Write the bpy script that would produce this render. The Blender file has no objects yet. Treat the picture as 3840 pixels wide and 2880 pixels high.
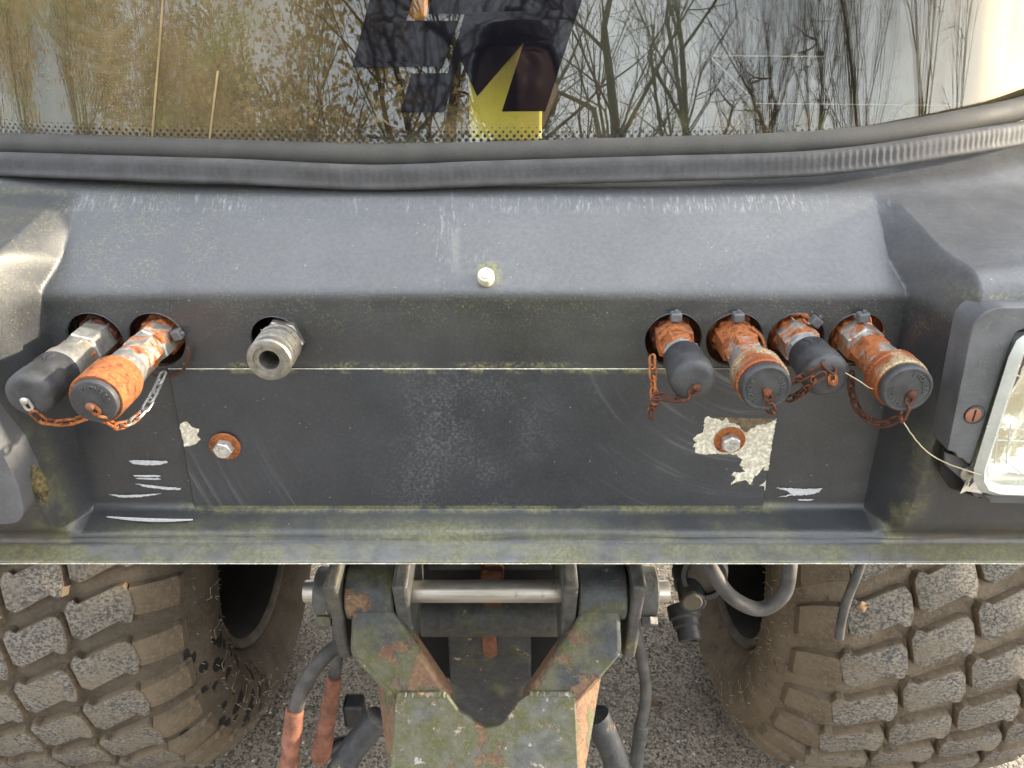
import bpy, bmesh, math, random
import numpy as np
from mathutils import Vector, Matrix, noise
from mathutils.geometry import tessellate_polygon

random.seed(7)
sc = bpy.context.scene
col = sc.collection
R = math.radians

# ------------------------------------------------------------------ camera, sky, sun, exposure
CX, CZ, PITCH, FPX = 0.03, 1.27, R(27.0), 2885.0
cam_d = bpy.data.cameras.new('camera')
cam_d.sensor_width = 36.0
cam_d.lens = FPX / 3840.0 * 36.0
cam_d.clip_start = 0.01
cam_d.clip_end = 2000
cam = bpy.data.objects.new('camera', cam_d)
col.objects.link(cam)
cam.location = (CX, 0, CZ)
cam.rotation_euler = (R(90) - PITCH, 0, 0)
sc.camera = cam

SUN = Vector((0.96, 0.11, 0.21)).normalized()       # direction towards the sun
w = bpy.data.worlds.new('World')
sc.world = w
w.use_nodes = True
wn = w.node_tree.nodes
bg = wn['Background']
sky = wn.new('ShaderNodeTexSky')
sky.sky_type = 'NISHITA'
sky.sun_disc = False
sky.sun_elevation = math.asin(SUN.z)
sky.sun_rotation = math.atan2(SUN.x, SUN.y)
sky.air_density = 1.0
sky.dust_density = 3.0
sky.ozone_density = 1.0
# thin broken cloud over the whole dome
wtc = wn.new('ShaderNodeTexCoord')
wno = wn.new('ShaderNodeTexNoise')
wno.inputs['Scale'].default_value = 2.6
wno.inputs['Detail'].default_value = 7
wno.inputs['Roughness'].default_value = 0.6
wno.inputs['Distortion'].default_value = 0.4
w.node_tree.links.new(wtc.outputs['Generated'], wno.inputs['Vector'])
wmr = wn.new('ShaderNodeMapRange')
wmr.inputs['From Min'].default_value = 0.36
wmr.inputs['From Max'].default_value = 0.62
wmr.inputs['To Min'].default_value = 0.30
wmr.inputs['To Max'].default_value = 0.95
w.node_tree.links.new(wno.outputs['Fac'], wmr.inputs['Value'])
wmx = wn.new('ShaderNodeMix')
wmx.data_type = 'RGBA'
w.node_tree.links.new(wmr.outputs[0], wmx.inputs['Factor'])
w.node_tree.links.new(sky.outputs[0], wmx.inputs[6])
# the cloud is brighter on the sun's side of the sky
wdt = wn.new('ShaderNodeVectorMath')
wdt.operation = 'DOT_PRODUCT'
w.node_tree.links.new(wtc.outputs['Generated'], wdt.inputs[0])
wdt.inputs[1].default_value = SUN
wm2 = wn.new('ShaderNodeMapRange')
wm2.inputs['From Min'].default_value = -0.8
wm2.inputs['From Max'].default_value = 1.0
w.node_tree.links.new(wdt.outputs['Value'], wm2.inputs['Value'])
wcl = wn.new('ShaderNodeMix')
wcl.data_type = 'RGBA'
wcl.inputs[6].default_value = (8.2, 8.8, 10.0, 1)
wcl.inputs[7].default_value = (14.4, 14.7, 14.9, 1)
w.node_tree.links.new(wm2.outputs[0], wcl.inputs['Factor'])
w.node_tree.links.new(wcl.outputs[2], wmx.inputs[7])
w.node_tree.links.new(wmx.outputs[2], bg.inputs[0])
bg.inputs[1].default_value = 0.15
sun_d = bpy.data.lights.new('sun', 'SUN')
sun_d.energy = 3.8
sun_d.angle = R(2.0)
sun_d.color = (1.0, 0.86, 0.66)
sun = bpy.data.objects.new('sun', sun_d)
col.objects.link(sun)
sun.location = SUN * 20
sun.rotation_euler = SUN.to_track_quat('Z', 'Y').to_euler()
sc.view_settings.view_transform = 'Standard'
sc.view_settings.look = 'None'
sc.view_settings.exposure = 1.46
sc.view_settings.gamma = 1.0
sc.view_settings.use_curve_mapping = False
sc.cycles.max_bounces = 6
sc.cycles.diffuse_bounces = 3
sc.cycles.glossy_bounces = 4
sc.cycles.transparent_max_bounces = 16
sc.cycles.use_adaptive_sampling = True
sc.cycles.adaptive_threshold = 0.018
sc.cycles.caustics_reflective = False
sc.cycles.caustics_refractive = False

# ------------------------------------------------------------------ helpers
CP, SP = math.cos(PITCH), math.sin(PITCH)

def ray(px, py):
    u = (px - 1920) / FPX
    v = (1440 - py) / FPX
    return u, CP + v * SP, -SP + v * CP

def at(px, py, Y):
    """point of the place seen at that spot, on the upright plane y = Y"""
    u, ry, rz = ray(px, py)
    t = Y / ry
    return Vector((CX + u * t, Y, CZ + rz * t))

def at_z(px, py, Z):
    u, ry, rz = ray(px, py)
    t = (Z - CZ) / rz
    return Vector((CX + u * t, ry * t, Z))

def at_plane(px, py, P0, Nn):
    u, ry, rz = ray(px, py)
    d = Vector((u, ry, rz))
    o = Vector((CX, 0, CZ))
    t = (P0 - o).dot(Nn) / d.dot(Nn)
    return o + d * t

def ss(a, b, x):
    if a == b:
        return 0.0 if x < a else 1.0
    t = min(1.0, max(0.0, (x - a) / (b - a)))
    return t * t * (3 - 2 * t)

class MB:
    def __init__(s):
        s.v, s.f, s.m = [], [], []

    def add(s, vs, fs, mi=0):
        o = len(s.v)
        s.v += [tuple(p) for p in vs]
        s.f += [tuple(i + o for i in f) for f in fs]
        s.m += [mi] * len(fs)
        return s

    def box(s, c, d, rot=None, mi=0):
        hx, hy, hz = d[0] / 2, d[1] / 2, d[2] / 2
        p = [Vector((x, y, z)) for x in (-hx, hx) for y in (-hy, hy) for z in (-hz, hz)]
        if rot is not None:
            p = [rot @ q for q in p]
        c = Vector(c)
        p = [q + c for q in p]
        return s.add(p, [(0, 1, 3, 2), (4, 6, 7, 5), (0, 4, 5, 1), (2, 3, 7, 6), (0, 2, 6, 4), (1, 5, 7, 3)], mi)

    def lathe(s, prof, o, d, n=32, ph=0.0, mi=0, cap0=True, cap1=True):
        """prof: list of (distance along d, radius)"""
        o, d = Vector(o), Vector(d).normalized()
        a = Vector((0, 0, 1)) if abs(d.z) < 0.9 else Vector((1, 0, 0))
        e1 = (a - d * a.dot(d)).normalized()
        e2 = d.cross(e1)
        vs, fs = [], []
        for (t, r) in prof:
            for k in range(n):
                q = ph + 2 * math.pi * k / n
                vs.append(o + d * t + (e1 * math.cos(q) + e2 * math.sin(q)) * r)
        for i in range(len(prof) - 1):
            for k in range(n):
                k2 = (k + 1) % n
                fs.append((i * n + k, i * n + k2, (i + 1) * n + k2, (i + 1) * n + k))
        if cap0:
            fs.append(tuple(range(n))[::-1])
        if cap1:
            b = (len(prof) - 1) * n
            fs.append(tuple(b + k for k in range(n)))
        return s.add(vs, fs, mi)

    def tube(s, path, rad, n=10, mi=0, caps=True):
        path = [Vector(p) for p in path]
        if not isinstance(rad, (list, tuple)):
            rad = [rad] * len(path)
        vs, fs = [], []
        prev = None
        for i, p in enumerate(path):
            t = (path[min(i + 1, len(path) - 1)] - path[max(i - 1, 0)])
            t = t.normalized() if t.length > 0 else Vector((0, 0, 1))
            if prev is None:
                a = Vector((0, 0, 1)) if abs(t.z) < 0.9 else Vector((1, 0, 0))
                e1 = (a - t * a.dot(t)).normalized()
            else:
                e1 = prev - t * prev.dot(t)
                e1 = e1.normalized() if e1.length > 1e-9 else prev
            prev = e1
            e2 = t.cross(e1)
            for k in range(n):
                q = 2 * math.pi * k / n
                vs.append(p + (e1 * math.cos(q) + e2 * math.sin(q)) * rad[i])
        for i in range(len(path) - 1):
            for k in range(n):
                k2 = (k + 1) % n
                fs.append((i * n + k, i * n + k2, (i + 1) * n + k2, (i + 1) * n + k))
        if caps:
            fs.append(tuple(range(n))[::-1])
            b = (len(path) - 1) * n
            fs.append(tuple(b + k for k in range(n)))
        return s.add(vs, fs, mi)

    def prism(s, poly, off, mi=0):
        """poly: 3-D outline, off: extrusion vector"""
        poly = [Vector(p) for p in poly]
        off = Vector(off)
        n = len(poly)
        tris = tessellate_polygon([poly])
        vs = poly + [p + off for p in poly]
        # the outline's winding against the extrusion
        nn = Vector()
        for i in range(n):
            nn += poly[i].cross(poly[(i + 1) % n])
        flip = nn.dot(off) > 0
        fs = []
        for t in tris:
            a, b, c = t
            tn = (poly[b] - poly[a]).cross(poly[c] - poly[a])
            f = (a, b, c) if tn.dot(off) < 0 else (a, c, b)
            fs.append(f)
            fs.append((f[0] + n, f[2] + n, f[1] + n))
        for i in range(n):
            j = (i + 1) % n
            q = (i, j, n + j, n + i)
            fs.append(q if flip else q[::-1])
        return s.add(vs, fs, mi)

    def build(s, name, mat, parent=None, angle=35, bevel=0.0, seg=2):
        me = bpy.data.meshes.new(name)
        me.from_pydata([tuple(v) for v in s.v], [], s.f)
        mats = mat if isinstance(mat, (list, tuple)) else [mat]
        for mm in mats:
            me.materials.append(mm)
        if len(mats) > 1:
            me.polygons.foreach_set('material_index', s.m)
        me.update()
        if angle:
            me.polygons.foreach_set('use_smooth', [True] * len(me.polygons))
            me.set_sharp_from_angle(angle=R(angle))
        o = bpy.data.objects.new(name, me)
        col.objects.link(o)
        if bevel:
            b = o.modifiers.new('bevel', 'BEVEL')
            b.width = bevel
            b.segments = seg
            b.limit_method = 'ANGLE'
            b.angle_limit = R(30)
            b.harden_normals = False
        set_parent(o, parent)
        return o

WORLD = {}

def set_parent(o, parent):
    if parent is None:
        return
    o.parent = parent
    m = WORLD.get(parent.name)
    if m is not None:
        o.matrix_parent_inverse = m.inverted()

def empty(name, loc, parent=None):
    o = bpy.data.objects.new(name, None)
    o.empty_display_size = 0.02
    o.location = loc
    col.objects.link(o)
    if parent is not None:
        set_parent(o, parent)
    WORLD[o.name] = Matrix.Translation(Vector(loc))
    return o

def tag(o, label=None, cat=None, group=None, kind=None):
    if label: o['label'] = label
    if cat: o['category'] = cat
    if group: o['group'] = group
    if kind: o['kind'] = kind
    return o

def smooth_path(pts, n=8):
    """Catmull-Rom through the points"""
    pts = [Vector(p) for p in pts]
    P = [pts[0] * 2 - pts[1]] + pts + [pts[-1] * 2 - pts[-2]]
    out = []
    for i in range(1, len(P) - 2):
        for k in range(n):
            t = k / n
            a, b, c, d = P[i - 1], P[i], P[i + 1], P[i + 2]
            out.append(0.5 * ((2 * b) + (c - a) * t + (2 * a - 5 * b + 4 * c - d) * t * t + (3 * b - a - 3 * c + d) * t ** 3))
    out.append(pts[-1])
    return out

def rough_outline(poly, step, amp, seed=0, scale=1.0):
    """ragged edge for chips and scrapes (2-D)"""
    out = []
    n = len(poly)
    for i in range(n):
        a, b = Vector(poly[i]).to_2d(), Vector(poly[(i + 1) % n]).to_2d()
        L = (b - a).length
        k = max(1, int(L / step))
        for j in range(k):
            p = a + (b - a) * (j / k)
            q = noise.noise_vector(Vector((p.x * scale, p.y * scale, seed * 7.3)))
            q2 = noise.noise_vector(Vector((p.x * scale * 3.1, p.y * scale * 3.1, seed * 3.3 + 9)))
            out.append((p.x + (q.x + .5 * q2.x) * amp, p.y + (q.y + .5 * q2.y) * amp))
    return out

# ------------------------------------------------------------------ material helper
class Mat:
    def __init__(s, name):
        s.mat = bpy.data.materials.new(name)
        s.mat.use_nodes = True
        s.nt = s.mat.node_tree
        s.bsdf = s.nt.nodes['Principled BSDF']
        s.outn = s.nt.nodes['Material Output']
        s._c = None

    def n(s, t, **kw):
        nd = s.nt.nodes.new(t)
        for k, v in kw.items():
            setattr(nd, k, v)
        return nd

    def link(s, a, b):
        s.nt.links.new(a, b)

    def put(s, sock, v):
        if hasattr(v, 'is_output') or isinstance(v, bpy.types.NodeSocket):
            s.link(v, sock)
        elif isinstance(v, (tuple, list)):
            if sock.type == 'RGBA' and len(v) == 3:
                sock.default_value = (*v, 1)
            else:
                sock.default_value = v
        else:
            sock.default_value = v

    def co(s):
        if s._c is None:
            s._c = s.n('ShaderNodeTexCoord').outputs['Object']
        return s._c

    def mapped(s, scale=(1, 1, 1), loc=(0, 0, 0), src=None):
        m = s.n('ShaderNodeMapping')
        s.link(src or s.co(), m.inputs[0])
        m.inputs['Scale'].default_value = scale
        m.inputs['Location'].default_value = loc
        return m.outputs[0]

    def inst(s):
        """object coordinates shifted by a random amount for each object"""
        oi = s.n('ShaderNodeObjectInfo')
        v = s.n('ShaderNodeVectorMath', operation='MULTIPLY_ADD')
        cv = s.n('ShaderNodeCombineXYZ')
        for i in range(3):
            s.link(oi.outputs['Random'], cv.inputs[i])
        s.link(cv.outputs[0], v.inputs[0])
        v.inputs[1].default_value = (3.7, 5.1, 2.3)
        s.link(s.co(), v.inputs[2])
        return v.outputs[0]

    def noise(s, scale, detail=4, rough=0.55, co=None, dist=0.0):
        t = s.n('ShaderNodeTexNoise')
        s.link(co or s.co(), t.inputs['Vector'])
        t.inputs['Scale'].default_value = scale
        t.inputs['Detail'].default_value = detail
        t.inputs['Roughness'].default_value = rough
        t.inputs['Distortion'].default_value = dist
        return t.outputs['Fac']

    def voro(s, scale, co=None, feature='F1', out='Distance', rnd=1.0):
        t = s.n('ShaderNodeTexVoronoi', feature=feature)
        s.link(co or s.co(), t.inputs['Vector'])
        t.inputs['Scale'].default_value = scale
        t.inputs['Randomness'].default_value = rnd
        return t.outputs[out]

    def rng(s, v, a, b, c=0.0, d=1.0, smooth=True):
        m = s.n('ShaderNodeMapRange', interpolation_type='SMOOTHSTEP' if smooth else 'LINEAR')
        s.put(m.inputs['Value'], v)
        m.inputs['From Min'].default_value = a
        m.inputs['From Max'].default_value = b
        m.inputs['To Min'].default_value = c
        m.inputs['To Max'].default_value = d
        return m.outputs[0]

    def op(s, o, a, b=0.0, clamp=False):
        m = s.n('ShaderNodeMath', operation=o, use_clamp=clamp)
        s.put(m.inputs[0], a)
        s.put(m.inputs[1], b)
        return m.outputs[0]

    def mul(s, *a):
        r = a[0]
        for x in a[1:]:
            r = s.op('MULTIPLY', r, x)
        return r

    def mx(s, *a):
        r = a[0]
        for x in a[1:]:
            r = s.op('MAXIMUM', r, x)
        return r

    def add(s, a, b, clamp=False):
        return s.op('ADD', a, b, clamp)

    def xyz(s, src=None):
        x = s.n('ShaderNodeSeparateXYZ')
        s.link(src or s.co(), x.inputs[0])
        return x.outputs

    def mix(s, f, a, b):
        m = s.n('ShaderNodeMix', data_type='RGBA')
        s.put(m.inputs['Factor'], f)
        s.put(m.inputs[6], a)
        s.put(m.inputs[7], b)
        return m.outputs[2]

    def band(s, v, a, b, c, d):
        """0 below a, 1 from b to c, 0 above d"""
        return s.mul(s.rng(v, a, b), s.rng(v, c, d, 1.0, 0.0))

    def bump(s, h, strength=0.3, dist=0.001, prev=None):
        b = s.n('ShaderNodeBump')
        s.put(b.inputs['Height'], h)
        b.inputs['Strength'].default_value = strength
        b.inputs['Distance'].default_value = dist
        if prev is not None:
            s.link(prev, b.inputs['Normal'])
        return b.outputs[0]

    def out(s, base, rough=0.5, metal=0.0, normal=None, spec=None, coat=None):
        s.put(s.bsdf.inputs['Base Color'], base)
        s.put(s.bsdf.inputs['Roughness'], rough)
        s.put(s.bsdf.inputs['Metallic'], metal)
        if normal is not None:
            s.link(normal, s.bsdf.inputs['Normal'])
        if spec is not None:
            s.put(s.bsdf.inputs['Specular IOR Level'], spec)
        if coat is not None:
            s.put(s.bsdf.inputs['Coat Weight'], coat)
        return s.mat
# ------------------------------------------------------------------ materials
MT = {}
RUST_A, RUST_B, RUST_C = (0.29, 0.078, 0.022), (0.085, 0.028, 0.014), (0.40, 0.145, 0.042)

def panel_material(name, plate=False):
    m = Mat(name)
    x, y, z = m.xyz()
    zz = m.op('SUBTRACT', z, CZ)
    n1 = m.noise(14, 5, 0.6)
    n2 = m.noise(420, 3, 0.6)
    c = m.mix(m.rng(n1, 0.3, 0.7), (0.019, 0.0225, 0.029), (0.031, 0.0355, 0.044)) if plate else m.mix(m.rng(n1, 0.3, 0.7), (0.021, 0.0225, 0.026), (0.034, 0.0365, 0.041))
    c = m.mix(m.mul(m.rng(n2, 0.45, 0.75), 0.25), c, (0.085, 0.087, 0.090))
    al = m.noise(38, 6, 0.7)
    alf = m.noise(300, 4, 0.7)
    if not plate:
        # dusty faded shelf, its colour lightened further to paint in sky brightness
        fade_sky = m.mul(m.rng(m.noise(260, 4, 0.7), 0.30, 0.70, .55, .85), m.rng(m.noise(5, 3, .5), .3, .7, .75, 1), m.rng(zz, -0.222, -0.208), m.rng(x, -0.36, 0.10, .45, .85))
        c = m.mix(fade_sky, c, (0.140, 0.144, 0.150))
        # chalky scuffs: streaks that run down the slope
        st = m.noise(1.0, 5, 0.8, m.mapped((330, 70, 45)))
        st2 = m.noise(9, 4, 0.7)
        top = m.band(zz, -0.166, -0.160, -0.156, -0.150)
        seam = m.mul(m.band(x, -0.045, -0.020, -0.0185, -0.0165), m.rng(zz, -0.215, -0.208), m.rng(m.noise(45, 3), 0.35, 0.6))
        wide = m.mul(m.rng(zz, -0.213, -0.206), m.rng(st2, 0.57, 0.70), 0.5)
        sm = m.mul(m.mx(m.mul(top, m.rng(m.noise(11, 5, .7), 0.40, 0.62), m.rng(m.op('ABSOLUTE', x), 0.36, 0.34)), seam, wide), m.rng(st, 0.50, 0.66))
        c = m.mix(m.mul(sm, 0.42), c, (0.50, 0.51, 0.53))
        # algae: on the lip, in the corners, along the shelf edge, under the knob, left end of the shelf
        lipz = m.rng(zz, -0.4288, -0.4305)
        c = m.mix(m.mul(lipz, m.rng(m.noise(50, 5, .7), .3, .7, .3, .8)), c, (0.20, 0.205, 0.205))  # pale grey paints the sky's brightness onto the lip
        lip = m.mul(lipz, m.rng(m.noise(16, 5, .7), 0.36, 0.60), 0.70)
        band = m.mul(m.band(zz, -0.434, -0.428, -0.420, -0.414), m.rng(m.noise(9, 4, .65), .40, .64), m.rng(m.op('ABSOLUTE', x), 0.36, 0.25), 0.55)
        ledge = m.mul(m.rng(zz, -0.404, -0.4115), m.rng(y, 0.556, 0.563), m.rng(m.op('ABSOLUTE', x), 0.29, 0.25), m.rng(al, 0.38, 0.60), 0.60)
        edge = m.mul(m.band(zz, -0.262, -0.228, -0.216, -0.2125), m.rng(m.noise(620, 3, .7), 0.52, 0.66), m.rng(al, 0.34, 0.6), 0.52)
        seamg = m.mul(m.rng(m.op('ABSOLUTE', x), 0.275, 0.262), m.band(zz, -0.2795, -0.2775, -0.2755, -0.2715), m.rng(al, 0.36, 0.5), m.rng(alf, .40, .62), m.rng(m.noise(12, 2), .40, .58), 0.75)
        left = m.mul(m.rng(x, -0.08, -0.30), m.rng(zz, -0.222, -0.200), m.rng(m.noise(520, 3, .7), 0.50, 0.64), m.rng(al, 0.40, 0.62), 0.6)
        kx = m.op('ABSOLUTE', m.op('SUBTRACT', x, 0.0118))
        knob = m.mul(m.rng(kx, 0.013, 0.004), m.band(zz, -0.211, -0.205, -0.197, -0.193), m.rng(alf, 0.38, 0.55), 0.85)
        crease = m.mul(m.rng(x, -0.335, -0.355), m.band(zz, -0.1555, -0.1535, -0.1525, -0.1505), m.rng(alf, .40, .60), 0.4)
        corner = m.mul(m.band(m.op('ABSOLUTE', x), 0.350, 0.357, 0.368, 0.385), m.rng(zz, -0.27, -0.36), m.rng(al, 0.40, 0.66), 0.45)
        hous = m.mul(m.rng(m.op('ABSOLUTE', x), 0.345, 0.37), m.band(zz, -0.215, -0.200, -0.195, -0.185), m.rng(alf, 0.44, 0.6), 0.6)
        a = m.mx(lip, band, ledge, edge, seamg, left, knob, corner, hous, crease)
        brown = m.mul(m.rng(m.op('ABSOLUTE', x), 0.33, 0.40), m.rng(zz, -0.395, -0.425), m.rng(al, 0.3, 0.6), 0.75)
        c = m.mix(brown, c, (0.105, 0.088, 0.060))
    else:
        arc = m.n('ShaderNodeTexWave', wave_type='RINGS', rings_direction='SPHERICAL')
        v = m.n('ShaderNodeVectorMath', operation='SUBTRACT')
        m.link(m.co(), v.inputs[0])
        v.inputs[1].default_value = (0.24, 0.57, CZ - 0.22)
        m.link(v.outputs[0], arc.inputs['Vector'])
        arc.inputs['Scale'].default_value = 9
        arc.inputs['Distortion'].default_value = 5
        arc.inputs['Detail'].default_value = 3
        arc.inputs['Detail Scale'].default_value = 1.2
        ln = m.n('ShaderNodeVectorMath', operation='LENGTH')
        m.link(v.outputs[0], ln.inputs[0])
        cb = m.n('ShaderNodeCombineXYZ')
        m.link(m.mul(ln.outputs['Value'], 170.0), cb.inputs[0])
        m.link(m.mul(x, 7.0), cb.inputs[1])
        wipe = m.mul(m.rng(m.noise(1, 4, .6, cb.outputs[0]), 0.52, 0.74), m.rng(m.noise(9, 3), 0.36, 0.6), m.mx(m.rng(x, 0.06, 0.14), m.mul(m.rng(x, -0.12, -0.19), m.rng(zz, -0.33, -0.38))), 0.62)
        c = m.mix(wipe, c, (0.17, 0.175, 0.18))
        pale = m.mul(m.rng(m.noise(7, 3), 0.45, 0.6), m.band(x, -0.09, -0.04, 0.02, 0.09), m.rng(n2, 0.42, 0.7), 0.5)
        c = m.mix(pale, c, (0.15, 0.155, 0.155))
        a = m.mx(m.mul(m.rng(zz, -0.4085, -0.4112), m.rng(al, 0.35, 0.55)), m.mul(m.rng(zz, -0.2835, -0.279), m.rng(al, 0.50, 0.62)))
    ac = m.mix(m.rng(alf, 0.35, 0.7), (0.11, 0.112, 0.040), (0.25, 0.24, 0.11))
    c = m.mix(a, c, ac)
    # specks
    vd = m.voro(170)
    keep = m.rng(m.noise(90, 1), 0.62, 0.67)
    sp = m.mul(m.rng(vd, 0.16, 0.08), keep)
    c = m.mix(m.mul(sp, 0.45), c, (0.35, 0.34, 0.31))
    ro = m.rng(m.noise(30, 4, 0.65), 0.3, 0.75, 0.33, 0.47)
    ro = m.op('MAXIMUM', ro, m.mul(a, 0.9))
    b = m.bump(m.noise(900, 1, 0.6), 0.25, 0.0006)
    return m.out(c, ro, 0.0, b, 0.75)

MT['panel'] = panel_material('faded_black_plastic')
MT['plate'] = panel_material('worn_black_coating', True)

def rust_material(name, lo, hi, zinc=(0.56, 0.55, 0.51), metal=0.75, scale=55, dark=0.0):
    m = Mat(name)
    ci = m.inst()
    n = m.noise(scale, 6, 0.62, ci)
    mask = m.rng(n, lo, hi)
    f = m.noise(420, 4, 0.7, ci)
    g = m.noise(130, 4, 0.7, ci)
    r = m.mix(m.rng(f, 0.35, 0.65), RUST_A, RUST_C)
    r = m.mix(m.rng(g, 0.48 - dark * .2, 0.70 - dark * .2), r, RUST_B)
    r = m.mix(m.rng(m.noise(26, 4, .65, ci), 0.50, 0.70, 0, .55), r, (0.075, 0.035, 0.022))
    zc = m.mix(m.rng(m.noise(170, 5, 0.7, ci), 0.35, 0.7), zinc, tuple(q * 0.62 for q in zinc))
    zc = m.mix(m.rng(m.noise(34, 3, 0.6, ci), 0.55, 0.75, 0, .5), zc, (0.40, 0.30, 0.18))
    c = m.mix(mask, zc, r)
    inv = m.op('SUBTRACT', 1.0, mask)
    h = m.add(m.mul(mask, f), m.mul(m.noise(260, 4, 0.7, ci), 0.4))
    return m.out(c, m.add(0.42, m.mul(mask, 0.45)), m.mul(inv, metal), m.bump(h, 0.55, 0.0008))

MT['fitting_steel'] = rust_material('grey_fitting_steel', 0.70, 0.8, (0.36, 0.35, 0.32), 0.85)
MT['zinc'] = rust_material('weathered_zinc', 0.62, 0.72)
MT['zinc_spot'] = rust_material('zinc_with_rust', 0.50, 0.60)
MT['zinc_rust'] = rust_material('half_rusted_zinc', 0.40, 0.56)
MT['rust'] = rust_material('orange_rust', 0.05, 0.30)
MT['rust_dark'] = rust_material('brown_rust', 0.0, 0.2, dark=1.2)
MT['bright_zinc'] = rust_material('bright_zinc', 0.80, 0.9, (0.72, 0.73, 0.72))

def knurl_material():
    m = Mat('knurled_rusty_brass')
    x, y, z = m.xyz()
    ci = m.inst()
    n = m.noise(40, 5, 0.6, ci)
    f = m.noise(500, 3, 0.6, ci)
    base = m.mix(m.rng(n, 0.38, 0.62), (0.42, 0.33, 0.20), (0.30, 0.085, 0.03))
    base = m.mix(m.rng(f, 0.5, 0.75), base, (0.14, 0.05, 0.02))
    return m.out(base, 0.62, 0.35, m.bump(f, 0.4, 0.0005))
MT['knurl'] = knurl_material()

def rubber_material(name, a, b, rough=(0.5, 0.75), scale=60, bump=0.2):
    m = Mat(name)
    ci = m.inst()
    n = m.noise(scale, 5, 0.65, ci)
    f = m.noise(600, 3, 0.6, ci)
    c = m.mix(m.rng(n, 0.32, 0.68), a, b)
    c = m.mix(m.mul(m.rng(f, 0.55, 0.75), 0.25), c, tuple(min(1, q * 2.2) for q in b))
    return m.out(c, m.rng(n, 0.3, 0.7, *rough), 0.0, m.bump(f, bump, 0.0005), 0.45)
MT['cap'] = rubber_material('grey_black_rubber', (0.030, 0.031, 0.034), (0.062, 0.063, 0.067), (0.42, 0.62))
MT['seal'] = rubber_material('weathered_rubber_seal', (0.044, 0.043, 0.039), (0.066, 0.064, 0.058), (0.7, 0.85), 30)
MT['trim'] = rubber_material('ribbed_rubber_trim', (0.042, 0.042, 0.043), (0.070, 0.070, 0.072), (0.66, 0.8), 50)
MT['hose'] = rubber_material('dusty_black_hose', (0.050, 0.049, 0.048), (0.11, 0.104, 0.095), (0.5, 0.75), 45)
MT['bezel'] = rubber_material('grey_plastic_bezel', (0.085, 0.088, 0.095), (0.13, 0.134, 0.142), (0.4, 0.58), 25)
MT['black_plastic'] = rubber_material('black_plastic', (0.02, 0.02, 0.021), (0.04, 0.04, 0.042), (0.35, 0.55))

def simple(name, colr, rough=0.5, metal=0.0, var=0.25, scale=40, bump=0.2):
    m = Mat(name)
    n = m.noise(scale, 5, 0.6, m.inst())
    c = m.mix(m.rng(n, 0.3, 0.7), tuple(q * (1 - var) for q in colr), tuple(min(1, q * (1 + var)) for q in colr))
    return m.out(c, rough, metal, m.bump(m.noise(scale * 9, 3), bump, 0.0006))
MT['decal'] = simple('black_vinyl', (0.005, 0.005, 0.007), 0.03, 0, .2, 20, 0.0)
MT['decal'].node_tree.nodes['Principled BSDF'].inputs['Specular IOR Level'].default_value = 0.27
MT['frit'] = simple('black_ceramic_dots', (0.008, 0.008, 0.010), 0.3, 0, .1, 20, 0.0)
MT['letter'] = simple('raised_rubber_letters', (0.085, 0.088, 0.094), 0.5, 0, .2, 60, 0.0)
MT['scrape'] = simple('white_scraped_plastic', (0.52, 0.53, 0.55), 0.7, 0, .12, 300, 0.5)
MT['whitecap'] = simple('yellowed_white_plastic', (0.66, 0.62, 0.48), 0.5, 0, .15, 150, 0.4)
MT['yellow'] = simple('faded_yellow_board', (0.80, 0.66, 0.10), 0.55, 0, .10, 12, 0.1)
MT['orange'] = simple('orange_plastic', (0.75, 0.30, 0.07), 0.5, 0, .25, 30, 0.1)
MT['interior'] = simple('dark_cab_lining', (0.010, 0.0095, 0.009), 1.0)
MT['interior'].node_tree.nodes['Principled BSDF'].inputs['Specular IOR Level'].default_value = 0.05
MT['seat'] = simple('olive_seat_vinyl', (0.030, 0.028, 0.018), 0.6)
MT['drip'] = simple('tan_drip', (0.30, 0.22, 0.11), 0.8)
MT['tray'] = simple('dull_tray_edge', (0.13, 0.115, 0.08), 0.6)
MT['thread'] = simple('pale_thread', (0.55, 0.48, 0.30), 0.8)
MT['leaf_brown'] = simple('dry_leaf', (0.16, 0.10, 0.05), 0.8)
MT['inner_dark'] = simple('dark_cavity', (0.012, 0.011, 0.010), 0.9)

def bare_material():
    m = Mat('bare_pale_primer')
    n = m.noise(280, 5, 0.75)
    k = m.noise(60, 4, 0.6)
    c = m.mix(m.rng(n, 0.44, 0.62), (0.50, 0.46, 0.36), (0.82, 0.79, 0.68))
    c = m.mix(m.rng(k, 0.55, 0.75, 0, .5), c, (0.62, 0.54, 0.38))
    return m.out(c, 0.75, 0.0, m.bump(n, 0.4, 0.0005))
MT['bare'] = bare_material()

def steel_pin():
    m = Mat('polished_worn_steel')
    st = m.noise(1, 4, 0.7, m.mapped((12, 500, 500)))
    k = m.noise(55, 5, 0.65)
    c = m.mix(m.rng(st, 0.35, 0.7), (0.60, 0.57, 0.52), (0.44, 0.42, 0.38))
    c = m.mix(m.rng(k, 0.58, 0.72, 0, .7), c, (0.22, 0.17, 0.11))
    return m.out(c, m.rng(k, 0.3, 0.7, 0.30, 0.5), 0.85, m.bump(st, 0.12, 0.0004))
MT['pin'] = steel_pin()

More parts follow.
